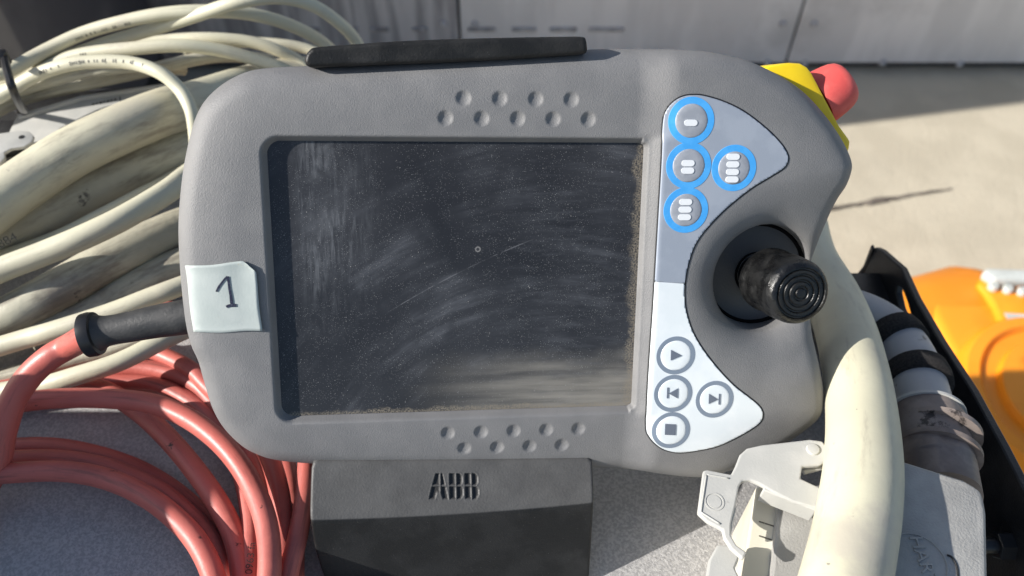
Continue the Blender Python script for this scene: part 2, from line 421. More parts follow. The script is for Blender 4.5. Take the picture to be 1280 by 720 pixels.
# open joint / crack in the concrete
a, b = at_z(1030, 262, .004), at_z(1190, 235, .004)
ax = (b - a); px_ = ax.cross(Vector((0, 0, 1))).normalized()
pr = []
N = 24
for i in range(N + 1):
    t = i / N; wd = (.0045 * (1 - t) ** .5 + .0012) * (1 + .35 * random.uniform(-1, 1)) * (1.5 if .3 < t < .55 else 1)
    c = a + ax * t + px_ * random.uniform(-.002, .002); pr.append((c - px_ * wd, c + px_ * wd))
link('floor_crack', mesh([q for p in pr for q in p], [(2 * i, 2 * i + 2, 2 * i + 3, 2 * i + 1) for i in range(N)]), 'crack_dark', fl)

# cabinet whose top carries everything
bk = at_h(640, 150, 0).y
rx = at_h(1049, 318, 0).x
cab = link('cabinet_top', bevel(prism([(-.62, -.45, ZS), (rx, -.45, ZS), (rx, bk, ZS), (-.62, bk, ZS)], (0, 0, -ZS)), .004), 'sheet_grey', None, 30)
cab['kind'] = 'structure'

# unseen block added at the left to shade the sheet and red cables
hd = link('shade_block', bevel(prism([(-.62, -.45, ZS + .0), (-.315, -.45, ZS), (-.315, .168, ZS), (-.62, .168, ZS)], (0, 0, .134)), .006), 'sheet_grey', cab, 30)

# sheet metal wall
WY = at_z(900, 91, 0.0).y
wall = thing('metal_wall', 'grey riveted sheet metal wall standing on the concrete floor', 'wall', Matrix.Translation((0, WY, 0)))
def wx(x, y): return at_Y(x, y, WY)
s1 = wx(574, 30).x; p0 = wx(1008, 0); p1_ = wx(986, 66)
s2 = (p0.x + p1_.x) / 2
xs = [-3.2, wx(180, 20).x, s1, s2, s2 + 1.15, 4.2]
gap = .0035
for i in range(len(xs) - 1):
    L, Rr = xs[i] + gap, xs[i + 1] - gap
    pm = box(((L + Rr) / 2, .012, 1.31), (Rr - L, .02, 2.56), .003)
    link('panel', pm, 'wall_metal_old' if i < 2 else 'wall_metal', wall, 30)
bkm = box((.5, .045, 1.3), (7.6, .03, 2.6)); link('backing', bkm, 'wall_dark', wall)
riv = lathe([(.0105, 0), (.010, .003), (.006, .006), (.001, .0068)], (0, .003, 0), (0, -1, 0), 12)
riv.materials.append(MATS['wall_metal_old'])
zr = wx(1100, 80).z
k = 0
for i in range(1, len(xs) - 1):
    L, Rr = xs[i], xs[i + 1]
    nn = max(2, int((Rr - L) / .17))
    for j in range(nn):
        o = bpy.data.objects.new('rivet', riv); COL.objects.link(o); o.parent = wall
        o.location = (L + .05 + (Rr - L - .1) * j / (nn - 1), 0, zr + random.uniform(-.004, .004))
    for j in range(3):
        for q in (-.04, .04):
            o = bpy.data.objects.new('rivet', riv); COL.objects.link(o); o.parent = wall; o.location = (L + q, 0, zr + .12 + .30 * j)
# slots pressed into the sheet
for x, wpx, hh in ((388, 26, 7), (437, 22, 6), (474, 24, 7), (525, 18, 5), (602, 34, 9), (655, 30, 9), (704, 34, 9), (758, 44, 8)):
    c = wx(x, 37); sz = wpx / F * (c - EYE).dot(FWD)
    s = link('slot', box((c.x, -.0005, c.z), (sz, .006, .012), .0025), 'slot_grey', wall)
# tall switch cabinet against the wall, its corner at the left margin
CDP = .56
tc_ = at_Y(16, 50, WY - CDP).x
bx = thing('switch_cabinet', 'tall dark grey switch cabinet standing against the metal wall', 'cabinet', Matrix.Translation((tc_ - .45, WY - .2, 0)))
link('body', box((0, .195 - (CDP - .014) / 2, 1.19), (.9, CDP - .02, 2.22), .01), 'dark_cabinet', bx, 30)
link('door', box((-.02, .2 - CDP, 1.2), (.8, .016, 2.1), .004), 'dark_cabinet', bx, 30)
link('plinth', box((0, .195 - (CDP - .014) / 2, .04), (.88, CDP - .04, .08), .004), 'black_paint', bx, 30)

# ------------------------------------------------------------------ teach pendant
pen = thing('teach_pendant', 'grey teach pendant with dusty dark touch screen, joystick and round keypad buttons', 'teach pendant', PM)
OUT_PX = [(221, 262), (227, 207), (238, 158), (249, 132), (265, 113), (286, 98), (310, 88), (338, 84), (379, 82), (430, 79.5), (500, 75.5), (580, 70.5), (660, 65.5), (715, 62.5), (755, 60.5),
          (800, 60.5), (842, 61.5), (880, 63.7), (910, 69), (940, 77.5), (980, 97.5), (1005, 116), (1025, 137.5), (1042, 160), (1055, 182), (1062, 200), (1062, 213),
          (1055.5, 232), (1045, 251), (1035, 280), (1028, 305), (1022, 335), (1018, 375), (1018, 415), (1022, 450), (1027, 480), (1028, 502), (1022, 518), (1010, 531), (985, 549), (955, 567), (925, 580), (902, 589),
          (876, 595), (850, 594), (824, 591), (800, 588), (745, 587), (650, 586), (560, 585), (470, 584), (390, 582), (345, 577.5), (322, 571), (300, 559), (277, 536), (262, 509), (251, 473), (245, 452), (236, 432), (229, 402), (224, 358), (220.5, 306)]
OUT = catmull(pp(OUT_PX, -8), 4, True)
PAN_PX = [(827.5, 200), (829.5, 155), (834, 137.5), (844, 126), (855, 120.5), (866, 119), (880, 120), (905, 127.5), (930, 140), (955, 159), (972.5, 176), (982.5, 190), (984.5, 200), (979, 210), (961, 221.5),
          (937.5, 236), (908, 259.6), (885, 283), (870, 303), (861.6, 324), (857, 344), (855, 364.5), (856.4, 385), (861, 403), (867, 418), (879, 438), (897, 461), (917, 482), (937.5, 498), (949, 508), (953, 517),
          (950, 527), (937.5, 537), (917, 548.5), (897, 557.5), (873, 563), (850, 566), (832.5, 562.7), (821, 556), (812, 546), (808.6, 534), (810, 490), (813, 440), (817, 380), (820.5, 320), (824, 260)]
ZW = 3.0                                            # height of the key wing over the bezel
PAN = catmull(pp(PAN_PX, ZW), 4, True)
HOLE = pend(954, 347, -6); RH = 22.0
DIMP = []
s_ = 13.3255
for i in range(4): DIMP.append((0.891 + i * s_, 69.446)); DIMP.append((-5.683 + s_ / 2 + i * s_, -61.71 - 7.15))
for i in range(5): DIMP.append((0.891 - s_ / 2 + i * s_, 69.446 - 7.15)); DIMP.append((-5.683 + i * s_, -61.71))
HS = 52.9
def housing_z(U, V, d, raw=False):
    def edge(Rr, H):
        t = np.clip(1 - d / Rr, 0, 1); return H * (1 - np.sqrt(np.maximum(1 - t * t, 0)))
    z = ZW * sm(U, 70.2, 77.0)
    # softer shoulder above and below the screen
    soft = ZW * sm(U, 66.0, 82.0); k = sm(np.abs(V), HS + 1, HS + 5); z = z * (1 - k) + soft * k
    z = z - edge(24, 6.5) - edge(8.5, 6.0)
    # screen well
    rr = np.where(U < 0, 4.5, 1.0)
    qx = np.abs(U) - 70 + rr; qy = np.abs(V) - HS + rr
    sd = np.hypot(np.maximum(qx, 0), np.maximum(qy, 0)) + np.minimum(np.maximum(qx, qy), 0) - rr
    wid = np.where(U > 69, 1.2, 3.0)
    well = 1 - sm(sd, -.2, wid)
    if raw: well = well * 0
    z = z * (1 - well) + (-4.2) * well
    # scoop that falls from the keypad edge to the joystick hole
    r = np.hypot(U - HOLE[0], V - HOLE[1])
    m = (r < 52) & (U > 71)
    if m.any():
        dp = np.zeros(U.shape); dp[m] = np.maximum(-sdf(PAN, U[m], V[m]), 0)
        dh = np.maximum(r - RH, 0)
        t = np.where(m, dp / (dp + dh + 1e-6), 0)
        dirw = np.clip((U - HOLE[0]) / 26, 0, 1)
        sc_ = (1 - np.sqrt(np.clip(1 - (t * .985) ** 2, 0, 1))) * (1 - sm(r, 34, 52))
        z = z - (11.0 - 2.5 * sm(HOLE[0] - U, -6, 18)) * sc_
        hole = 1 - sm(r, RH - 1.2, RH + .2)
        z = z - 16 * hole
    if not raw:
        for a, b in DIMP:
            q = np.clip(1 - ((U - a) ** 2 + (V - b) ** 2) / 2.75 ** 2, 0, 1); z = z - .85 * q ** .8
    return z
hs = link('housing', relief(OUT, housing_z, .45, -17, .01), 'pendant_grey', pen, 'all')
hs['label'] = 'grey moulded front shell with rows of dimples'
ctr = OUT.mean(0)
bkp = [(Vector((p[0], p[1], 0)) * .975 + Vector((ctr[0], ctr[1], 0)) * .025) / 1000 for p in OUT[::3]]
link('rear_shell', prism([(p.x, p.y, -.014) for p in bkp], (0, 0, -.022), .004), 'pendant_dark', pen, 40)
# screen
def rrect(w, h, r, n=5, rl=None):
    pts = []
    for cx, cy, a0, rr in ((w - r, h - r, 0, r), (-w + r, h - r, 90, r), (-w + r, -h + r, 180, r), (w - r, -h + r, 270, r)):
        for k in range(n + 1):
            a = R(a0 + 90 * k / n); pts.append((cx + rr * math.cos(a), cy + rr * math.sin(a)))
    return pts
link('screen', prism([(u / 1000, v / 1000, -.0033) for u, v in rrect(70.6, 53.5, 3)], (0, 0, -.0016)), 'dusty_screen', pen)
# keypad
def on_house(off):
    return lambda U, V, d: housing_z(U, V, np.full(U.shape, 40.0), True) + off
def edge_house(off):      # true surface incl. rounded edge
    def f(U, V, d): return housing_z(U, V, np.maximum(sdf(OUT, U, V), 0), True) + off
    return f
def grow(poly, e):
    P = np.array(poly); T = np.roll(P, -1, 0) - np.roll(P, 1, 0); T /= np.linalg.norm(T, axis=1)[:, None]
    nrm = np.stack([T[:, 1], -T[:, 0]], 1)
    area = .5 * np.sum(P[:, 0] * np.roll(P[:, 1], -1) - np.roll(P[:, 0], -1) * P[:, 1])
    return P + nrm * e * (1 if area > 0 else -1)
link('keypad_gasket', relief(grow(PAN, .55), edge_house(.10), .8, -3), 'black_gasket', pen, 'all')
def split(poly, a, b, keep):
    out = []; n = len(poly); a = np.array(a); b = np.array(b); e = b - a
    side = lambda p: (e[0] * (p[1] - a[1]) - e[1] * (p[0] - a[0])) * keep
    for i in range(n):
        p, q = poly[i], poly[(i + 1) % n]; sp, sq = side(p), side(q)
        if sp >= 0: out.append(p)
        if sp * sq < 0: t = sp / (sp - sq); out.append(p + t * (q - p))
    return np.array(out)
la, lb = pend(818.5, 352, ZW), pend(856.5, 354.5, ZW)
pz = lambda o: (lambda U, V, d: edge_house(o)(U, V, d) - .35 * (1 - np.sqrt(np.clip(d / .7, 0, 1))))
kp_g = link('keypad_panel', relief(split(PAN, la, lb, 1), edge_house(.36), .7, -3), 'panel_blue', pen, 'all'); kp_g['label'] = 'blue-grey upper key panel with four buttons ringed in bright blue'
kp_w = link('keypad_panel', relief(split(PAN, la, lb, -1), edge_house(.36), .7, -3), 'panel_white', pen, 'all'); kp_w['label'] = 'white lower key panel with four playback buttons ringed in grey'
def disc_poly(c, r, n=48, a=1, b=1): return np.array([(c[0] + r * a * math.cos(2 * math.pi * k / n), c[1] + r * b * math.sin(2 * math.pi * k / n)) for k in range(n)])
def annulus(c, r0, r1, off, n=56):
    rs = [r1, r1 - .12, r0 + .12, r0]; hs_ = [off - .22, off, off, off - .1]
    vs = []; fs = []
    for r, h in zip(rs, hs_):
        P = disc_poly(c, r, n); z = edge_house(h)(P[:, 0], P[:, 1], None)
        vs += [(p[0] / 1000, p[1] / 1000, zz / 1000) for p, zz in zip(P, z)]
    for j in range(3):
        for k in range(n): fs.append((j * n + k, j * n + (k + 1) % n, (j + 1) * n + (k + 1) % n, (j + 1) * n + k))
    return mesh(vs, fs)
def button(px, ring_px, face_px, ring_m, face_m, par, dome, off=.46):
    c = pend(px[0], px[1], ZW)
    k = 0.3075
    link('button_ring', annulus(c, face_px * k - .1, ring_px * k, off), ring_m, par, 35)
    rf = face_px * k
    fz = lambda U, V, d: edge_house(off - .02)(U, V, d) + dome * np.sqrt(np.clip(d / 2.2, 0, 1))
    link('button', relief(disc_poly(c, rf), fz, .5, 1.5), face_m, par, 'all')
    return c
def mark(poly, par, m, off, name='mark'):
    P = np.array(poly); z = edge_house(off)(P[:, 0], P[:, 1], None)
    link(name, prism([(p[0] / 1000, p[1] / 1000, zz / 1000) for p, zz in zip(P, z)], (0, 0, -.0004)), m, par)
def pill(c, w, h, n=6):
    pts = []
    for cx, a0 in ((w / 2 - h / 2, -90), (-w / 2 + h / 2, 90)):
        for k in range(n + 1):
            a = R(a0 + 180 * k / n); pts.append((c[0] + cx + h / 2 * math.cos(a), c[1] + h / 2 * math.sin(a)))
    return pts
tilt = lambda c, q: c
for j, (px, pills) in enumerate((((864, 151), [(863.5, 153.5)]), ((860.5, 207), [(860, 204), (859.5, 213.3)]), ((857, 262.5), [(857, 252.5), (856.3, 262), (855.5, 271.5)]), ((917, 210), [(916.5, 196), (916, 205.5), (915.5, 215), (915, 224.3)]))):
    button(px, 29, 20.5, 'ring_blue', 'button_grey', kp_g, .35, .46 + .004 * j)
    for q in pills: mark(pill(pend(q[0], q[1], ZW + .8), 5.1, 2.35), kp_g, 'mark_white', 1.0)
LOW = {'play': (844.3, 444), 'back': (841, 491.5), 'fwd': (892.8, 498.8), 'stop': (838.5, 537.5)}
for j, (kx, px) in enumerate(LOW.items()):
    button(px, 26.3, 20.3, 'ring_grey', 'panel_white', kp_w, .18, .46 + .004 * j)
    def P(dx, dy): return pend(px[0] + dx, px[1] + dy, ZW + .8)
    o = .85
    if kx == 'play': mark([P(-5.5, -6.5), P(8, .5), P(-6, 6.5)], kp_w, 'mark_grey', o)
    if kx == 'stop': mark([P(-7, -7.5), P(6.5, -7), P(6, 6.5), P(-7.5, 6)], kp_w, 'mark_grey', o)
    if kx == 'back':
        mark([P(6.5, -6), P(6, 6.5), P(-5, .5)], kp_w, 'mark_grey', o); mark([P(-7, -7), P(-5, -7), P(-5.6, 6.5), P(-7.6, 6.3)], kp_w, 'mark_grey', o)
    if kx == 'fwd':
        mark([P(-6.5, -6.5), P(5, .5), P(-7, 6)], kp_w, 'mark_grey', o); mark([P(5.8, -6.5), P(7.8, -6.3), P(7.2, 7), P(5.2, 6.8)], kp_w, 'mark_grey', o)
# joystick
jb = Vector((HOLE[0] / 1000, HOLE[1] / 1000, -.021))
je = pend(1001, 367, 22); je = Vector((je[0] / 1000, je[1] / 1000, .022))
jd = (je - jb).normalized(); jl = (je - jb).length
prof = [(.0200, -.004)]
for k in range(5):
    r0 = .0192 - k * .0024; h0 = -.003 + k * .0022; prof += [(r0, h0), (r0 - .0004, h0 + .0016), (r0 - .0016, h0 + .0006)]
prof += [(.0065, .010), (.006, jl - .02)]
link('joystick_boot', lathe(prof, jb, jd, 40), 'boot_black', pen, 30)
link('well_shade_liner', lathe([(RH / 1000 - .0004, -.026), (RH / 1000 - .0004, -.0135), (RH / 1000 - .0012, -.0130), (RH / 1000 - .0019, -.0138), (RH / 1000 - .0024, -.025), (.004, -.0255)], (jb.x, jb.y, 0), (0, 0, 1), 72), 'boot_black', pen, 40)  # black liner added to stand in for the shade inside the hole
rk = .0126
def wob(a, h):
    t = math.exp(-((h - (jl - .0125)) / .0042) ** 2)
    return 1 - .12 * t * (0.5 + 0.5 * math.cos(8 * a)) ** 1.5
kp = [(.0085, jl - .0262), (rk * .95, jl - .0260), (rk * 1.03, jl - .0250), (rk * 1.04, jl - .0228), (rk * 1.0, jl - .0216), (rk * .985, jl - .0200)]
for i in range(12): kp.append((rk * (1.0 + .03 * math.sin(math.pi * i / 11)), jl - .0195 + .0155 * i / 11))
kp += [(rk * 1.0, jl - .0032), (rk * .97, jl - .0018), (rk * .92, jl - .0007), (rk * .86, jl - .0001), (rk * .80, jl + .0001),
       (rk * .77, jl - .0007), (rk * .73, jl - .0007), (rk * .70, jl + .0000), (rk * .62, jl + .0000), (rk * .59, jl - .0007), (rk * .55, jl - .0007), (rk * .52, jl), (rk * .44, jl), (rk * .41, jl - .0006),
       (rk * .37, jl - .0006), (rk * .34, jl + .0001), (rk * .25, jl + .0001), (rk * .22, jl - .0005), (rk * .17, jl - .0005), (rk * .14, jl + .0002), (.0002, jl + .0003)]
jk = link('joystick', lathe(kp, jb, jd, 96, wob), 'rubber_worn', pen, 50); jk['label'] = 'black rubber joystick knob with grooved end and finger hollows'
# emergency stop on the upper right shoulder
YL = [(950, 88), (960, 82.5), (985, 78.5), (999, 79), (1008, 84), (1014, 92), (1048, 157), (1062, 176), (1060, 189), (1050, 196), (990, 150)]
yb = [(*[c / 1000 for c in pend(x, y, -14)], -.0125) for x, y in YL]
es = link('emergency_stop', prism(yb, (0, 0, -.024), .0015, 2), 'estop_yellow', pen, 40); es['label'] = 'yellow emergency stop collar with red mushroom button'
a1, a2 = pend(1014, 92, -18), pend(1048, 157, -18)
c0 = Vector(((a1[0] + a2[0]) / 2000, (a1[1] + a2[1]) / 2000, -.0245))
dv = Vector((a2[0] - a1[0], a2[1] - a1[1], 0)).normalized(); ax_ = Vector((-dv.y, dv.x, 0)); ax_ = (ax_ + Vector((0, 0, .10))).normalized()
rb = .0113
pf = [(.007, -.006), (.007, 0), (rb, .0), (rb * 1.02, .0012), (rb * 1.0, .004), (rb * .96, .0075), (rb * .90, .0105), (rb * .82, .0125), (rb * .70, .0138), (rb * .5, .0145), (rb * .25, .0148), (.0002, .0149)]
link('stop_button', lathe(pf, c0, ax_, 48), 'estop_red', es, 50)

# paper label with a handwritten 1
LQ = [(233, 331), (320, 323.5), (329.5, 410.5), (243.5, 413)]
LU = [np.array(pend(x, y, -2.0 if x > 300 else -5.0)) for x, y in LQ]
lab = thing('paper_label', 'small off-white paper label with a handwritten 1 stuck on grey bezel', 'label', PM)
n = 24; vs = []; fs = []
for j in range(n + 1):
    for i in range(n + 1):
        s, t = i / n, j / n
        p = (1 - t) * ((1 - s) * LU[0] + s * LU[1]) + t * ((1 - s) * LU[3] + s * LU[2])
        p = p + np.array([.25 * math.sin(7 * t), .18 * math.sin(9 * s + 1)]) * (1 if 0 < s < 1 else .6)
        if s > .84 and t < .16:                        # torn, folded corner
            q = (s - .84) + (.16 - t); e = max(0, q - .16); p = p + np.array([-e * 26, -e * 26]) * .5
        z = float(edge_house(.30)(np.array([p[0]]), np.array([p[1]]), None)[0])
        z += 1.1 * max(0, s - .72) ** 1.5 * (1.2 - .6 * t) * 5 + .5 * max(0, .12 - t) * 6 * (s if s > .5 else 1 - s) + .12 * math.sin(5 * s + 3 * t)
        if t > .93: z += (t - .93) * 4
        vs.append((p[0] / 1000, p[1] / 1000, z / 1000))
LV = vs
for j in range(n):
    for i in range(n): k = j * (n + 1) + i; fs.append((k + n + 1, k + n + 2, k + 1, k))
me = mesh(vs, fs); o = link('paper', me, 'paper_label', lab, 'all')
md = o.modifiers.new('thick', 'SOLIDIFY'); md.thickness = .00022; md.offset = -1
def on_label(x, y):
    # photo pixel -> label surface
    d = DL @ ray(x, y); best = None
    z = -3.0
    for _ in range(3):
        u = np.array(pend(x, y, z)); k = min(range(len(LV)), key=lambda q: (LV[q][0] * 1000 - u[0]) ** 2 + (LV[q][1] * 1000 - u[1]) ** 2); z = LV[k][2] * 1000
    return Vector((u[0] / 1000, u[1] / 1000, z / 1000 + .00022))
def stroke(pts, w0, name):
    P = [on_label(*p) for p in pts]; vs = []; fs = []
    for i, p in enumerate(P):
        t = (P[min(i + 1, len(P) - 1)] - P[max(i - 1, 0)]); nn = Vector((-t.y, t.x, 0)).normalized()
        ww = w0 * random.uniform(.75, 1.25); vs += [p - nn * ww, p + nn * ww]
    for i in range(len(P) - 1): fs.append((2 * i, 2 * i + 2, 2 * i + 3, 2 * i + 1))
    return vs, fs
vs, fs = [], []
for pts, ww in (([(270.5, 364.5), (274, 358), (278, 352.5), (281.5, 348), (284.5, 345.5)], .00042), ([(284.5, 345.5), (286, 353), (287, 361), (288.5, 369), (289.5, 377), (290, 382)], .0005), ([(283, 383.5), (286, 382), (290, 381.5), (295.5, 381.5)], .0005)):
    a, b = stroke(pts, ww, 'x'); k = len(vs); vs += a; fs += [tuple(q + k for q in f) for f in b]
me = mesh(vs, fs); o = link('digit', me, 'ink', lab); md = o.modifiers.new('thick', 'SOLIDIFY'); md.thickness = .00008; md.offset = 0

# ------------------------------------------------------------------ holder: top hook, ledge, back plate
hol = thing('pendant_holder', 'black rubber holder whose hook and embossed ledge clamp the grey pendant', 'holder', PM)
HK = [(381, 77), (383, 68), (388, 62), (396, 59), (440, 55.5), (500, 51.5), (560, 49), (640, 47), (700, 46), (727, 46), (732, 50), (733.5, 60), (733, 65), (727, 68), (700, 70), (640, 74), (560, 78), (480, 81), (400, 84), (386, 83.5)]
HKm = catmull(pp(HK, -2), 4, True)
def hook_z(U, V, d): return -0.6 - 1.6 * (1 - np.sqrt(np.clip(1 - np.clip(1 - d / 1.6, 0, 1) ** 2, 0, 1))) + .5 * sm(V, 84, 90)
link('top_hook', relief(HKm, hook_z, .5, -9), 'rubber_black', hol, 'all')
t0, t1 = pend(396, 64, -6), pend(694, 53, -6)
link('hook_arm', prism([(t0[0] / 1000, t0[1] / 1000 + .0015, -.006), (t1[0] / 1000, t1[1] / 1000 + .0015, -.006), (t1[0] / 1000, t1[1] / 1000 - .002, -.006), (t0[0] / 1000, t0[1] / 1000 - .001, -.006)], (0, 0, -.048), .001), 'rubber_black', hol, 30)
LG = [(390, 583.5, 2), (394, 581.5, 2), (565, 579.5, 2), (737, 576.5, 2), (742, 579.5, 2), (742.5, 605, 5), (742, 631, 8), (740, 680, 6), (737, 725, 3), (722, 950, -8), (445, 950, -8), (399, 715, 3), (392, 675, 6), (387, 641, 8), (387, 610, 5), (388, 590, 2)]
LGp = []
for i in range(len(LG)):
    (x0, y0, z0), (x1, y1, z1) = LG[i], LG[(i + 1) % len(LG)]
    for k in range(6): t = k / 6; LGp.append(pend(x0 + (x1 - x0) * t, y0 + (y1 - y0) * t, z0 + (z1 - z0) * t))
# engraved three-letter mark: strokes split by thin cuts
ABB = []
for off, kind in ((0, 'A'), (25.8, 'B'), (45.2, 'B')):
    def Q(*p): ABB.append(np.array(pp([(536.5 + off + a, b - off * .012) for a, b in p], 5)))
    if kind == 'A':
        Q((8.5, 598), (13.3, 598), (13.3, 609.3), (4.4, 609.3)); Q((14.9, 598), (17, 598), (20.2, 609.3), (14.9, 609.3))
        Q((3.6, 611), (13.3, 611), (13.3, 616.5), (9.8, 616.5), (7.2, 623), (0, 623)); Q((14.9, 611), (20.8, 611), (23.8, 623), (17.2, 623), (14.9, 616.5))
    else:
        Q((0, 598), (7.3, 598), (7.3, 609.3), (0, 609.3)); Q((8.9, 598), (13, 598), (16, 600.8), (16, 606.5), (14, 609.3), (8.9, 609.3))
        Q((0, 611), (7.3, 611), (7.3, 623), (0, 623)); Q((8.9, 611), (14.8, 611), (16.8, 613.8), (16.8, 619), (13.6, 623), (8.9, 623))
vt = pend(565, 580, 2)[1]; vc = pend(565, 642, 8)[1]; ul = pend(388, 640, 8)[0]; ur = pend(742, 630, 8)[0]
vb = pend(398, 684, 5)[1]
def ledge_z(U, V, d):
    s = np.clip((U - ul) / (ur - ul), 0, 1)
    vcr = vc + 2.4 * (2 * s - 1) ** 2 * .55 + 1.0 * (s - .5) * 2 - .2
    up = -1.5 + 10 * (vt - V) / (vt - vcr); dn = 8.5 - .16 * (vcr - V)
    dn = np.minimum(dn, dn - .40 * ((vb - V) - .45 * (U - ul)))
    dn = np.maximum(dn, -31)
    k = .5; z = -np.log(np.exp(-up / k) + np.exp(-dn / k)) * k
    z = z - 1.2 * (1 - np.sqrt(np.clip(1 - np.clip(1 - d / 1.3, 0, 1) ** 2, 0, 1)))
    for q in ABB:
        m = (U > q[:, 0].min() - 1) & (U < q[:, 0].max() + 1) & (V > q[:, 1].min() - 1) & (V < q[:, 1].max() + 1)
        if m.any(): g = sdf(q, U[m], V[m]); z[m] = z[m] - .75 * sm(g, -.12, .22) + .10 * np.exp(-((g + .35) / .2) ** 2)
    return z
lo_ = link('bottom_ledge', relief(LGp, ledge_z, .3, -34), 'rubber_black', hol, 'all'); lo_['label'] = 'black rubber ledge with paler upper band and engraved letters'
# paler band above the crease, black in the engraved strokes and below
nv = len(lo_.data.vertices); cc_ = np.zeros(nv * 3); lo_.data.vertices.foreach_get('co', cc_); cc_ = cc_.reshape(-1, 3) * 1000
sc1 = np.clip((cc_[:, 0] - ul) / (ur - ul), 0, 1); vc1 = vc + 2.4 * (2 * sc1 - 1) ** 2 * .55 + 1.0 * (sc1 - .5) * 2 - .2
wr = sm(cc_[:, 1] - vc1, -.35, .35) * (cc_[:, 2] > -6)
for q in ABB: wr = wr * (1 - .8 * sm(sdf(q, cc_[:, 0], cc_[:, 1]), -.1, .2))
lo_.data.attributes.new('pale_band', 'FLOAT', 'POINT').data.foreach_set('value', wr.astype(np.float32))
lm = MATS['rubber_black'].copy(); lm.name = 'rubber_ledge'; lo_.data.materials[0] = lm
nn_ = lm.node_tree.nodes; ll_ = lm.node_tree.links; bs_ = nn_['Principled BSDF']
src = bs_.inputs['Base Color'].links[0].from_socket
at_ = nn_.new('ShaderNodeAttribute'); at_.attribute_name = 'pale_band'
nz_ = nn_.new('ShaderNodeTexNoise'); nz_.inputs['Scale'].default_value = 90; nz_.inputs['Detail'].default_value = 8; nz_.inputs['Roughness'].default_value = .65
ll_.new(nn_.new('ShaderNodeTexCoord').outputs['Object'], nz_.inputs['Vector'])
cm_ = nn_.new('ShaderNodeMix'); cm_.data_type = 'RGBA'; cm_.inputs[6].default_value = (.052, .051, .050, 1); cm_.inputs[7].default_value = (.125, .123, .12, 1); ll_.new(nz_.outputs[0], cm_.inputs[0])
mx_ = nn_.new('ShaderNodeMix'); mx_.data_type = 'RGBA'; ll_.new(at_.outputs['Fac'], mx_.inputs[0]); ll_.new(src, mx_.inputs[6]); ll_.new(cm_.outputs[2], mx_.inputs[7])
ll_.new(mx_.outputs[2], bs_.inputs['Base Color'])
l0, l1, r1, r0 = pend(405, 600, -30), pend(420, 830, -30), pend(728, 830, -30), pend(730, 600, -30)
link('back_plate', prism([(a / 1000, b / 1000, -.0365) for a, b in ((l0[0], t0[1] + 2), (l1[0], l1[1] - 6), (r1[0], r1[1] - 6), (t1[0], t1[1] + 2))], (0, 0, -.016), .002), 'rubber_black', hol, 30)
link('ledge_arm', prism([(a / 1000, b / 1000, -.010) for a, b in ((l0[0] + 2, -79), (l0[0] + 2, -108), (r0[0] - 2, -108), (r0[0] - 2, -79))], (0, 0, -.040), .001), 'rubber_black', hol, 30)
# feet of the holder reach down to the cabinet top
for s in (.22, .78):
    u = l1[0] + (r1[0] - l1[0]) * s
    p = PM @ Vector((u / 1000, (l1[1] + 10) / 1000, -.044)); q = Vector((p.x, p.y + .012, ZS - .001))
    vsf = [p + Vector((-.012, -.008, 0)), p + Vector((.012, -.008, 0)), p + Vector((.012, .008, .008)), p + Vector((-.012, .008, .008)),
           q + Vector((-.016, -.016, 0)), q + Vector((.016, -.016, 0)), q + Vector((.016, .016, 0)), q + Vector((-.016, .016, 0))]
    link('foot', mesh([PMI @ v for v in vsf], [(0, 1, 2, 3), (7, 6, 5, 4), (0, 4, 5, 1), (1, 5, 6, 2), (2, 6, 7, 3), (3, 7, 4, 0)]), 'rubber_black', hol)

# ------------------------------------------------------------------ cables
def cable(name, px, wpx, m, label, cat='cable', group=None, h=None, seg=20, n=8):
    """px: (x, y, height over the cabinet top in mm) centre line; wpx: width in photo pixels at the first point that lies inside"""
    pts = [at_h(x, y, hh / 1000) for x, y, hh in px]
    k = len(pts) // 2; d = (pts[k] - EYE).dot(FWD); r = wpx / F * d / 2
    o = link(name, sweep(pts, r, seg, n), m, None, 'all')
    return tag(o, label, cat, group), r, pts
def print_row(ob, x0, x1, px, hsz, side):
    # a row of worn, unreadable jacket print along the cable
    pts = [at_h(x, y, hh / 1000) for x, y, hh in px]
    C = [Vector(p) for p in catmull([tuple(p) for p in pts], 60)]
    rr = max((v.co - min(C, key=lambda c: (c - v.co).length)).length for v in list(ob.data.vertices)[200:260])
    rnd = random.Random(x0); vs = []; fs = []; nxt = 0
    acc = 0
    for a, b in zip(C, C[1:]):
        v = a - EYE; xp = 640 + F * v.x / v.dot(FWD); acc += (b - a).length
        if not x0 < xp < x1 or acc < nxt: continue
        nxt = acc + rnd.choice((.0012, .0012, .0014, .003))
        if rnd.random() < .2: continue
        t = (b - a).normalized(); z = (EYE - a).normalized(); z = (z - t * z.dot(t)).normalized(); y = z.cross(t)
        z2 = (z + y * side).normalized(); y2 = z2.cross(t); c = a + z2 * (rr + .00008)
        w_ = rnd.uniform(.0003, .0006); h_ = hsz * rnd.uniform(.6, 1)
        k = len(vs); vs += [c - t * w_ - y2 * h_, c + t * w_ - y2 * h_, c + t * w_ * .8 + y2 * h_, c - t * w_ * .6 + y2 * h_]; fs.append((k, k + 1, k + 2, k + 3))
    if fs: link('lettering', mesh(vs, fs), 'print_grey', ob)
PXL = [(-70, 120, 62), (-20, 98, 62), (10, 89, 62), (52, 66, 64), (103, 42, 70), (155, 27, 76), (207, 17, 80), (258, 14, 80), (310, 17, 74), (362, 31, 62), (407, 56, 46), (440, 95, 30)]
print_row(cable('thin_cable', PXL, 16.5, 'cream_cable', 'thin cream cable arching over the bundle down behind the black hook')[0], 95, 170, PXL, .0011, -0.45)
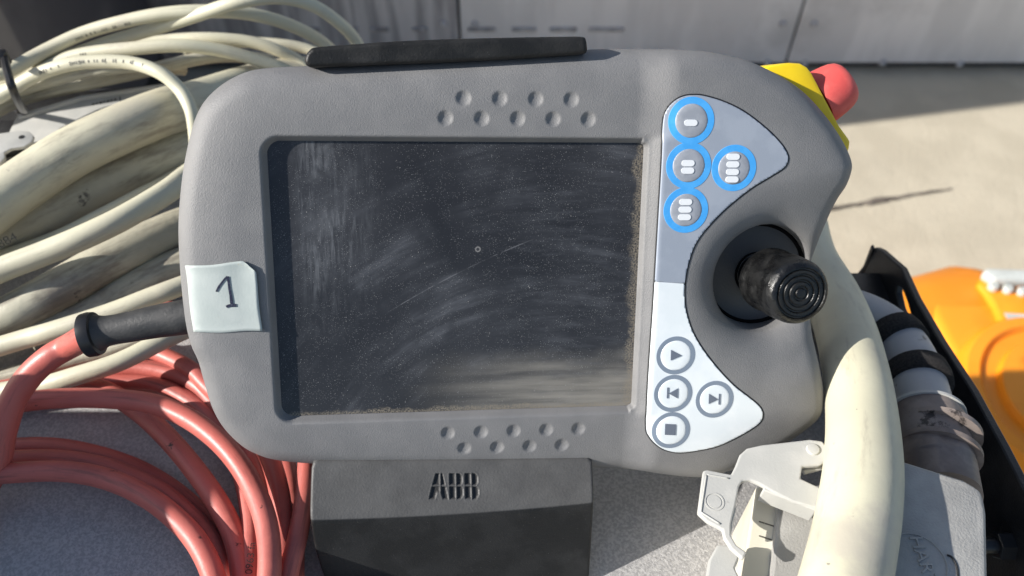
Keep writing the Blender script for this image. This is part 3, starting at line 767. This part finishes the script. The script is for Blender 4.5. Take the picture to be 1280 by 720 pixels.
cable('thin_cable', [(-70, 134, 46), (-20, 110, 48), (20, 97, 52), (60, 80, 56), (90, 69, 58), (138, 52, 62), (190, 37, 68), (241, 21, 78), (293, 4, 88), (345, -3, 88), (389, 6, 80), (424, 29, 66), (447, 55, 50), (462, 95, 30)], 16, 'cream_cable', 'thin cream cable rising highest over the others behind the hook')
PXL = [(-70, 146, 40), (-20, 122, 44), (12, 108, 48), (60, 84, 56), (103, 68, 62), (172, 60, 66), (224, 57, 66), (276, 63, 60), (327, 77, 50), (365, 92, 40), (390, 120, 24)]
print_row(cable('thin_cable', PXL, 16.5, 'cream_cable', 'thin cream cable half in shadow dipping behind the pendant corner')[0], 40, 120, PXL, .0011, 0)
cable('thin_cable', [(90, 80, 30), (150, 62, 40), (207, 51, 44), (258, 48, 46), (310, 52, 42), (345, 62, 36), (376, 79, 26), (400, 110, 14)], 15, 'cream_cable', 'sunlit thin cream cable under the big arch ending at the hook tip')
cable('thin_cable', [(230, 62, 20), (280, 54, 24), (338, 54, 24), (386, 62, 18), (430, 84, 8)], 13, 'cream_cable', 'short stretch of thin cream cable showing left of the hook')
PXL = [(-70, 160, 52), (-20, 131, 58), (12, 113, 64), (45, 94, 72), (80, 82, 78), (120, 77, 80), (165, 79, 80), (200, 91, 78), (224, 111, 72), (238, 135, 66), (243, 158, 58), (246, 190, 45)]
print_row(cable('thin_cable', PXL, 17, 'cream_cable', 'thin cream cable bending sharply down beside the rounded pendant corner')[0], 55, 185, PXL, .0011, 0.1)
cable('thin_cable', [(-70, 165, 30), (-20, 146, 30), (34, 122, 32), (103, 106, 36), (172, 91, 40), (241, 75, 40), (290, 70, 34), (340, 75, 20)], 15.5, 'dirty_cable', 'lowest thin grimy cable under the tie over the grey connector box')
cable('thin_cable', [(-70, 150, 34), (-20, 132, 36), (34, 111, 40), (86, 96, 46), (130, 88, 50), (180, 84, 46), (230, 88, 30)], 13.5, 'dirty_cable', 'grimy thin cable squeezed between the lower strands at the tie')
# cable tie round the thin ones
tie = thing('cable_tie', 'black plastic cable tie strapped round the thin cream cables', 'cable tie', Matrix.Translation(at_h(14, 108, .05)))
ti = Matrix.Translation(-at_h(14, 108, .05))
loop = [(4, 66), (9, 88), (16, 112), (26, 134), (31, 138)]
P = [at_h(x, y, z) for (x, y), z in zip(loop, (.078, .085, .080, .058, .040))]
P += [at_h(24, 140, .022), at_h(8, 118, .016), at_h(-4, 90, .024), at_h(-2, 70, .055)]
P.append(P[0])
link('strap', sweep([ti @ p for p in P], .0022, 8, 8), 'tie_black', tie, 40)
link('lock_head', box(ti @ at_h(3, 74, .080), (.006, .007, .008), .001), 'tie_black', tie, 30)

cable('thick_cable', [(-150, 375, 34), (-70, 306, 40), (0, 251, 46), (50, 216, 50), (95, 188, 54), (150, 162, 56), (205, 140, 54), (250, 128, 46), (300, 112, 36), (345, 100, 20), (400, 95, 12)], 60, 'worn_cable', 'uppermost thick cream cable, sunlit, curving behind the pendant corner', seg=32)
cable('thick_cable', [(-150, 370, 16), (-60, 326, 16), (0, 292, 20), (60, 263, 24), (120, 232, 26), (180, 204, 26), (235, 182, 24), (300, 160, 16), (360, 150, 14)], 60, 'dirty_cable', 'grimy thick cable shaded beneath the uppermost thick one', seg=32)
cable('printed_cable', [(-120, 400, 34), (-60, 367, 40), (0, 338, 46), (52, 318, 50), (103, 297, 54), (155, 272, 56), (207, 241, 54), (232, 222, 50), (275, 190, 40)], 31, 'cream_cable', 'medium cream cable crossing diagonally over the thick shaded ones', seg=24)
cable('thin_cable', [(-60, 340, 14), (60, 300, 22), (134, 264, 30), (172, 244, 30), (205, 227, 26), (250, 200, 20)], 15, 'cream_cable', 'thin cream cable peeping between thick grimy cable and diagonal one')
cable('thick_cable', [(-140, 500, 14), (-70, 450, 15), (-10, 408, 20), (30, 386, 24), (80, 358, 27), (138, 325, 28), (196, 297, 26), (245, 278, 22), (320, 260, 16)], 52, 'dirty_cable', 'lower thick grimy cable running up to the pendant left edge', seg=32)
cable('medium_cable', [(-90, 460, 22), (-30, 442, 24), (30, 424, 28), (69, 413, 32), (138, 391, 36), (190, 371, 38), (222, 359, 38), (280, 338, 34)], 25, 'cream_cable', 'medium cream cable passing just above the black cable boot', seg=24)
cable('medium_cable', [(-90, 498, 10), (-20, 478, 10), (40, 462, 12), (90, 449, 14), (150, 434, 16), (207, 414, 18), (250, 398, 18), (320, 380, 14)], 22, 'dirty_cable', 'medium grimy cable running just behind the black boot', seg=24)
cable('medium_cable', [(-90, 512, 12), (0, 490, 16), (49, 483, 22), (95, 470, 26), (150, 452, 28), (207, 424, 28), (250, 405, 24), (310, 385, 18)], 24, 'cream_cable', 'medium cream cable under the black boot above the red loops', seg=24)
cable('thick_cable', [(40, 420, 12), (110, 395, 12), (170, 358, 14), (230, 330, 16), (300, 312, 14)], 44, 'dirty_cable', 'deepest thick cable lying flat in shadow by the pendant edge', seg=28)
# lead of the pendant: black boot and red cable
lead = thing('pendant_lead', 'red pendant lead leaving a black bend boot at the grey bezel', 'cable', Matrix.Translation(at_h(4, 580, .01)))
li = Matrix.Translation(-at_h(4, 580, .01))
bp = [PM @ Vector((*[c / 1000 for c in pend(x, y, z)], z / 1000)) for x, y, z in ((258, 390, -20), (232, 396, -20), (195, 402, -20), (160, 409, -20), (136, 413, -20), (122, 416, -20), (112, 418.5, -20))]
link('bend_boot', sweep([li @ p for p in bp], [.0070, .0070, .0066, .0061, .0060, .0074, .0074], 28, 8), 'rubber_grey', lead, 50)
cd_ = (bp[-1] - bp[-3]).normalized()
link('boot_collar', lathe([(.0072, -.0035), (.0086, -.0030), (.0090, -.001), (.0088, .0014), (.0070, .0022), (.0052, .0022)], li @ bp[-1], cd_, 32), 'tie_black', lead, 40)
rp = [bp[-2], bp[-1]] + [at_depth(x, y, d) for x, y, d in ((90, 431, .338), (62, 447, .340), (37, 470, .342), (17, 500, .344), (4, 540, .347), (-8, 590, .350), (-50, 660, .350))]
link('red_jacket', sweep([li @ p for p in rp], .0054, 24, 8), 'red_cable', lead, 'all')
# red coil
def red(px, wpx, label): return cable('red_cable', px, wpx, 'red_cable', label, 'cable', None, None, 24)
red([(-120, 560, 34), (-60, 530, 34), (-10, 512, 34), (26, 503, 34), (75, 498, 34), (131, 498, 34), (187, 504, 35), (232, 521, 36), (270, 548, 36), (300, 582, 36), (322, 622, 36), (334, 662, 36), (337, 710, 36), (330, 770, 34)], 26, 'red cable looping broadest over the others with printed digits below')
red([(-100, 520, 9), (-20, 492, 9), (40, 481, 10), (79, 479, 12), (125, 486, 15), (169, 511, 17), (210, 548, 19), (247, 592, 20), (277, 637, 20), (296, 680, 20), (306, 740, 20)], 25, 'red cable passing beneath the broadest loop with one sunlit stretch')
red([(-90, 566, 7), (0, 560, 7), (75, 560, 7), (150, 578, 7), (206, 606, 7), (255, 647, 7), (285, 685, 7), (302, 730, 7), (310, 790, 7)], 25, 'shaded red cable lying on the grey sheet behind the lowest loop')
red([(-90, 582, 13), (0, 575, 14), (75, 574, 15), (140, 586, 16), (195, 611, 16), (235, 642, 16), (265, 676, 15), (286, 730, 14), (296, 790, 14)], 24, 'middle red cable squeezed between two loops on the grey sheet')
red([(-90, 600, 22), (0, 592, 24), (75, 589, 26), (131, 598, 27), (180, 619, 28), (217, 646, 28), (247, 679, 28), (268, 725, 28), (276, 790, 28)], 27, 'innermost red loop with sunlit right half above the bare grey sheet')
red([(60, 480, 8), (127, 464, 8), (187, 461, 8), (238, 476, 8), (270, 506, 8), (300, 550, 8), (322, 600, 8), (330, 660, 8)], 22, 'red cable emerging between cream cable and the pendant side')
red([(120, 478, 6), (187, 480, 7), (232, 498, 7), (266, 526, 8), (296, 575, 12), (312, 640, 18), (312, 700, 20), (306, 780, 20)], 22, 'shaded red cable hugging the rounded lower pendant corner')
red([(150, 430, 8), (193, 440, 10), (236, 460, 12), (262, 485, 12), (300, 520, 12)], 21, 'short red stretch just below the boot at the bezel')
red([(-30, 398, 8), (10, 383, 8), (60, 384, 8), (103, 383, 8), (150, 376, 8), (200, 382, 8), (250, 400, 8)], 20, 'red cable glimpsed under the lower thick grimy cable')
red([(320, 540, 20), (338, 575, 24), (350, 620, 24), (354, 670, 24), (352, 720, 24), (345, 790, 24)], 26, 'red cable coming straight down from behind the pendant corner')
red([(340, 545, 8), (358, 580, 8), (366, 640, 8), (368, 700, 8), (366, 780, 8)], 24, 'dark shaded red cable deep between the two vertical ones')
red([(385, 540, 26), (384, 580, 28), (380, 625, 28), (372, 672, 28), (361, 715, 28), (350, 780, 28)], 25, 'red cable hanging right beside the black ledge')
# jacket print
RED1 = [o for o in COL.objects if o.get('label', '').startswith('shaded red cable hugging')][0]
THK = [o for o in COL.objects if o.get('label', '').startswith('grimy thick cable shaded')][0]
def printed(body, x, y, h, x2, y2, size, m, owner):
    p = at_h(x, y, h); q = at_h(x2, y2, h); fm = face_cam(p, q - p)
    mw = Matrix.Identity(4)
    return text(body, size, .00003, fm, m, owner, 'lettering')
printed('70963 fa', 313, 701, .0257, 316.5, 670, .0042, 'print_dark', RED1)
printed('884', 9, 301, .0405, 30, 291, .0065, 'print_grey', THK)

# ------------------------------------------------------------------ beige power cable on the right
pts = [(1000, 270, .462), (1012, 322, .438), (1040, 372, .412), (1058, 418, .382), (1070, 469, .353), (1077, 520, .331), (1079, 577, .308), (1075, 628, .293), (1067, 676, .281), (1057, 722, .270), (1040, 790, .256)]
pw = link('power_cable', sweep([at_depth(*p) for p in pts], [.0139] * 5 + [.0140, .0142, .0144, .0144, .0144, .0144], 40, 10), 'cream_cable', None, 'all')
tag(pw, 'fat cream power cable bending up in front of the grey connector', 'cable')

# ------------------------------------------------------------------ connector on the right
def hp(x, y, h): return at_h(x, y, h)
con = thing('industrial_connector', 'light grey metal connector hood with locking lever beside the power cable', 'connector', Matrix.Translation(at_h(1080, 680, 0)))
ci = Matrix.Translation(-at_h(1080, 680, 0))
def cpoly(px, h): return [ci @ at_h(x, y, h) for x, y in px]
HH = .068
# hood body right of the cable: top outline in photo pixels
link('hood', prism(cpoly([(1112, 571), (1132, 574), (1206, 597), (1231, 611), (1236, 640), (1240, 800), (1100, 800), (1112, 660)], HH), (0, 0, -HH), .0035, 3), 'cast_grey', con, 18)
link('housing', prism(cpoly([(972, 628), (1000, 612), (1060, 604), (1110, 620), (1100, 800), (955, 800)], .048), (0, 0, -.048), .0015, 2), 'cast_grey', con, 18)
link('side_bar', prism(cpoly([(945, 608), (958, 606), (984, 622), (964, 800), (915, 800)], .045), (0, 0, -.045), .001, 2), 'cream_bar', con, 18)
for y in (654, 672):
    link('groove', prism(cpoly([(949, y - 3), (974, y + 5), (973.6, y + 6.2), (948.6, y - 1.8)], .0453), (0, 0, -.002)), 'print_grey', con)
LV_ = [(879, 588), (884, 587), (914, 593), (919, 583), (925, 568), (934, 560), (952, 556), (1012, 549), (1028, 551), (1035, 560), (1033, 576), (1025, 582), (1003, 583), (1001, 598), (1029, 611), (1022, 636), (991, 627), (965, 614), (950, 605), (938, 600), (928, 601), (924, 608),
       (920, 630), (914, 656), (914, 669), (921, 681), (934, 690), (929, 699), (914, 686), (905, 672), (903, 662), (884, 652), (872, 641)]
lv = link('locking_lever', prism(cpoly(LV_, .061), (0, 0, -.0024), .0007, 2), 'zinc_light', con, 18)
lv['label'] = 'pressed zinc locking lever with pull tab'
# flank of the lever towards the eye
def strip(a, b, h0, h1, t, m, name, par, bev=.0005):
    p, q = ci @ at_h(*a, h0), ci @ at_h(*b, h0); nn = (q - p).cross(Vector((0, 0, 1))).normalized() * t
    return link(name, prism([p, q, q + nn, p + nn], (0, 0, h1 - h0), bev), m, par, 18)
strip((955, 608), (1022, 634), .0605, .051, .0016, 'zinc_light', 'lever_flank', lv)
strip((921, 634), (914, 668), .0605, .055, .0012, 'zinc_light', 'lever_flank', lv)
link('pivot_pin', lathe([(.0026, -.006), (.0026, .0003), (.0023, .0007), (.0012, .0009), (.0001, .0009)], ci @ at_h(1016, 562, .061), (0, 0, 1), 24), 'zinc_light', con, 40)
link('spring', lathe([(.0011, 0), (.0011, .016)], ci @ at_h(1004, 590, .056), (1, .25, 0), 12), 'zinc_light', con, 40)
ring_c = ci @ at_h(893, 627, .0611)
link('emblem', lathe([(.0037, -.001), (.0037, .00012), (.0032, .00012), (.0032, -.0006), (.0026, -.0006), (.0026, .0001), (.0002, .0001)], ring_c, (0, 0, 1), 28), 'zinc_light', lv, 30)
tabr = [(911, 598), (883, 593), (876, 640), (900, 655)]
for i in range(3):
    a, b = tabr[i], tabr[i + 1]
    p, q = ci @ at_h(*a, .0611), ci @ at_h(*b, .0611)
    link('tab_rim', sweep([p, (p + q) / 2, q], .00035, 8, 3), 'zinc_light', lv, 'all')
lv2 = link('rear_lever', prism(cpoly([(897, 680), (914, 682), (922, 688), (924, 698), (919, 710), (925, 722), (925, 800), (872, 800), (886, 700)], .055), (0, 0, -.003), .0008, 2), 'zinc_light', con, 18)
link('end_cap', lathe([(.010, -.02), (.010, .0), (.009, .001), (.0001, .0012)], ci @ at_h(948, 712, .030), (0, 0, 1), 32), 'zinc_light', con, 40)
# embossed ring and maker's lettering on the hood
rc = ci @ at_h(1146, 702, HH)
link('embossed_ring', lathe([(.0105, -.001), (.0105, .0004), (.0100, .0004), (.0099, -.001)], rc, (0, 0, 1), 40), 'cast_grey', con, 30)
tm = Matrix.Rotation(R(-88), 4, 'Z'); tm.translation = ci @ at_h(1162, 722, HH + .0001)
text('HARTING', .0068, .0005, tm, 'cast_grey', con, 'lettering', bold=0)
rc2 = ci @ at_h(1192, 712, HH)
link('embossed_arc', sweep([ci @ at_h(x, y, HH + .0001) for x, y in ((1184, 694), (1190, 697), (1196, 708), (1198, 725))], .0004, 8, 4), 'black_gasket', con, 'all')
# cable gland with its dirty clamp
gl_a = at_h(1172, 596, .038); gl_b = at_h(1150, 494, .030)
gd = (gl_b - gl_a).normalized(); gln = (gl_b - gl_a).length
def hexw(a, h): return 1.0
gl = thing('cable_gland', 'dirty brown cable gland screwed into the grey connector hood', 'gland', Matrix.Translation(gl_a))
gi = Matrix.Translation(-gl_a)
link('gland_body', lathe([(.0152, -.010), (.0156, .003), (.0160, .0036), (.0160, .0080), (.0152, .0086), (.0154, .0130), (.0160, .0180), (.0163, .0240), (.0164, .0300), (.0160, .0325), (.013, .034)], (0, 0, 0), gd, 48,
     lambda a, h: 1 + (.018 * math.cos(6 * a) if .003 < h < .0082 else .012 * math.sin(3 * a + h * 300) + .006 * math.sin(7 * a - h * 500))), 'gland_brown', gl, 40)
link('clamp_ring', lathe([(.0160, .0322), (.0170, .0324), (.0170, .0338), (.0150, .0342)], (0, 0, 0), gd, 40), 'zinc_light', gl, 35)
for x, y in ((0.6, .0105), (1.3, .0215)):
    link('clamp_strap', lathe([(.0150, y), (.0168, y + .0002), (.0168, y + .0026), (.0150, y + .0028)], (0, 0, 0), (gd + Vector((.16, .0, .10))).normalized(), 40), 'gland_brown', gl, 35)
gpts = [gl_a + gd * .030, gl_b + gd * .001, at_h(1138, 455, .026), at_h(1118, 424, .022), at_h(1088, 401, .018), at_h(1050, 388, .015), at_h(990, 380, .015)]
gc = tag(link('control_cable', sweep(gpts, [.0128] * len(gpts), 32, 8), 'grey_cable', None, 'all'), 'grey round cable running from the dirty gland under two black straps', 'cable')
for nm, a, b, lb in ((0, at_h(1142, 463, .0268), at_h(1151, 487, .0295), 'black hook-and-loop strap on the grey cable next to the gland'), (1, at_h(1112, 419, .0212), at_h(1126, 435, .0235), 'black hook-and-loop strap on the grey cable next to the bracket bolt')):
    dd = (b - a).normalized()
    tag(link('cable_strap', lathe([(.0128, -.0052), (.0149, -.0048), (.0153, 0), (.0149, .0048), (.0128, .0052)], (a + b) / 2, dd, 32), 'hook_loop', None, 'all'), lb, 'strap')

# ------------------------------------------------------------------ black bracket along the cabinet edge
fx0 = rx
brk = thing('black_bracket', 'black painted steel bracket plate standing along the cabinet edge', 'bracket', Matrix.Translation((.216, .25, ZS)))
bi_ = Matrix.Translation((-.216, -.25, -ZS))
XB = .216
top = [(1073, 349), (1081, 338), (1093, 309), (1101, 313), (1126, 335), (1143, 372), (1174, 426), (1214, 488), (1252, 558), (1280, 613), (1330, 705)]
tv = [bi_ @ at_X(x, y, XB) for x, y in top]
lowz = -.09
poly = tv + [Vector((tv[-1].x, tv[-1].y - .02, lowz)), Vector((tv[0].x, tv[0].y, lowz))]
# plate with an oblong hole: cut by bridging
hc = [bi_ @ at_X(x, y, XB) for x, y in ((1121, 356), (1127, 360), (1134, 378), (1139, 396), (1138, 405), (1131, 400), (1124, 384), (1120, 366))]
import bmesh
def plate_with_hole(outer, hole, t):
    bm = bmesh.new()
    vo = [bm.verts.new(p) for p in outer]; vh = [bm.verts.new(p) for p in hole]
    es = [bm.edges.new((vo[i], vo[(i + 1) % len(vo)])) for i in range(len(vo))] + [bm.edges.new((vh[i], vh[(i + 1) % len(vh)])) for i in range(len(vh))]
    bmesh.ops.triangle_fill(bm, edges=es, use_beauty=True, use_dissolve=False)
    fs = list(bm.faces); r = bmesh.ops.extrude_face_region(bm, geom=fs)
    for v in r['geom']:
        if isinstance(v, bmesh.types.BMVert): v.co += Vector((t, 0, 0))
    bmesh.ops.recalc_face_normals(bm, faces=bm.faces)
    me = bpy.data.meshes.new('plate'); bm.to_mesh(me); bm.free(); return bevel(me, .0006, 1, 50)
link('plate', plate_with_hole(poly, hc, .004), 'black_paint', brk, 30)
link('flange', box(((rx - .216) / 2 - .004, -.02, -.012), (.216 - rx + .008, .16, .003), .0005), 'black_paint', brk, 30)
def bolt(p, d, r, L, par):
    q = Vector(d).normalized()
    link('bolt', lathe([(r, 0), (r, L), (r * .9, L * 1.06), (.0002, L * 1.06)], p, q, 6), 'steel_bolt', par)
    link('bolt_shank', lathe([(r * .55, L), (r * .55, L * 2.2), (r * .45, L * 2.35)], p, q, 16), 'steel_bolt', par, 40)
YG = at_X(1092, 310, XB).y - .002
link('gusset', prism([bi_ @ at_Y(x, y, YG) for x, y in ((1058, 352), (1073, 348), (1081, 338), (1091, 312), (1094, 311), (1100, 330), (1104, 470), (1058, 470))], (0, .004, 0), .0006, 1), 'black_paint', brk, 30)
bolt(bi_ @ at_Y(1087, 371, YG + .002), (0, -1, .2), .0058, .004, brk)
bolt(bi_ @ at_X(1262, 682, XB), (-1, 0, 0), .0062, .006, brk)

# ------------------------------------------------------------------ connector box at the left
bxl = thing('connector_base', 'light grey connector base with metal latch under the cream cables', 'connector', Matrix.Translation(at_h(90, 170, 0)))
bxi = Matrix.Translation(-at_h(90, 170, 0))
def bp_(px, h): return [bxi @ at_h(x, y, h) for x, y in px]
link('body', prism(bp_([(2, 182), (20, 142), (100, 118), (225, 100), (262, 104), (240, 190), (60, 240), (-30, 250)], .030), (0, 0, -.030), .002, 2), 'zinc_light', bxl, 35)
link('lip', prism(bp_([(21, 143), (102, 119), (225, 101), (226, 103.5), (103, 122), (23, 147)], .0322), (0, 0, -.004), .0005, 2), 'zinc_light', bxl, 35)
lt = link('latch', prism(bp_([(-40, 170), (-5, 167), (25, 163), (36, 164), (42, 169), (40, 177), (30, 183), (14, 185), (5, 190), (6, 196), (-2, 206), (-40, 214)], .046), (0, 0, -.0022), .0006, 2), 'zinc_light', bxl, 35)
link('latch_hole', lathe([(.0016, -.002), (.0016, .0003), (.0001, .0003)], bxi @ at_h(27, 171.5, .046), (0, 0, 1), 20), 'black_gasket', lt)
link('latch_arm', prism(bp_([(5, 190), (30, 184), (46, 176), (50, 181), (32, 192), (6, 198)], .040), (0, 0, -.004), .0006, 2), 'steel_bolt', bxl, 35)
link('latch_post', prism(bp_([(-20, 176), (-5, 174), (-5, 196), (-20, 200)], .044), (0, 0, -.016), .0006, 1), 'zinc_light', bxl, 35)
for k in range(7):
    x = 115 + k * 4.6
    link('stamp', prism(bp_([(x, 129 - k), (x + 3, 128.4 - k), (x + 3, 131 - k - (k % 2)), (x, 131.6 - k)], .0302), (0, 0, -.001)), 'print_grey', bxl)
link('stamp', prism(bp_([(149, 121), (150.3, 120.7), (151, 126), (149.7, 126.3)], .0302), (0, 0, -.001)), 'black_gasket', bxl)

# low black cable tray behind the bundle
ct = thing('cable_tray', 'low black cable tray behind the cream cables at the cabinet rear', 'tray', Matrix.Translation((-.2, bk - .03, ZS)))
link('tray_bottom', box((0, 0, .002), (.42, .05, .004), .0005), 'black_paint', ct, 30)
link('tray_side', box((0, .026, .014), (.42, .003, .028), .0005), 'black_paint', ct, 30)
link('tray_side', box((0, -.026, .010), (.42, .003, .020), .0005), 'black_paint', ct, 30)

# ------------------------------------------------------------------ orange machine on the floor
rob = thing('orange_robot', 'orange industrial robot base with white cap standing on concrete', 'robot', Matrix.Translation((.86, .84, 0)))
ri = Matrix.Translation((-.86, -.84, 0))
def od(px, d): return [ri @ at_depth(x, y, d) for x, y in px]
hb = at_depth(1215, 356, 1.28)
ztop = hb.z
def oz(px, z): return [ri @ at_z(x, y, z) for x, y in px]
link('body', prism(oz([(1148, 366), (1168, 352), (1216, 357), (1400, 370), (1420, 520), (1330, 560), (1200, 468)], ztop), (0, 0, -ztop + .05), .055, 6), 'orange_paint', rob, 40)
dc = ri @ at_z(1345, 495, ztop + .03)
link('drum', lathe([(.165, -.22), (.165, -.05), (.160, -.036), (.150, -.032), (.148, -.012), (.140, -.002), (.125, 0), (.118, -.008), (.10, -.008), (.096, .004), (.0005, .010)], dc, (0, 0, 1), 56), 'orange_paint', rob, 35)
link('shoulder', lathe([(.002, -.20), (.07, -.20), (.09, -.18), (.095, .0), (.085, .03), (.06, .045), (.002, .05)], ri @ at_z(1205, 402, ztop - .088), (.75, .2, .03), 40), 'orange_paint', rob, 40)
link('top_cover', prism(oz([(1222, 354), (1229, 342), (1400, 348), (1400, 430), (1262, 424), (1244, 378)], ztop + .014), (0, 0, -.05), .006, 2), 'orange_paint', rob, 40)
link('white_cap', prism(oz([(1229, 340), (1234, 334), (1400, 340), (1400, 354), (1245, 350)], ztop + .030), (0, 0, -.018), .005, 3), 'plastic_white', rob, 40)
link('lower_block', prism(oz([(1236, 505), (1258, 472), (1420, 482), (1430, 640), (1300, 625)], ztop - .04), (0, 0, -ztop + .09), .012, 3), 'orange_paint', rob, 40)
for x, y in ((1240, 361), (1258, 364), (1276, 367)):
    link('bolt', lathe([(.008, -.002), (.008, .007), (.006, .010), (.0003, .010)], ri @ at_z(x, y, ztop + .013), (0, 0, 1), 12), 'plastic_white', rob)
link('label_plate', prism(oz([(1255, 391), (1330, 396), (1338, 424), (1268, 415)], ztop + .0145), (0, 0, -.003)), 'plastic_white', rob)
fb = rob.location
link('foot', box((.06, .0, .03), (.46, .42, .06), .01), 'orange_paint', rob, 30)
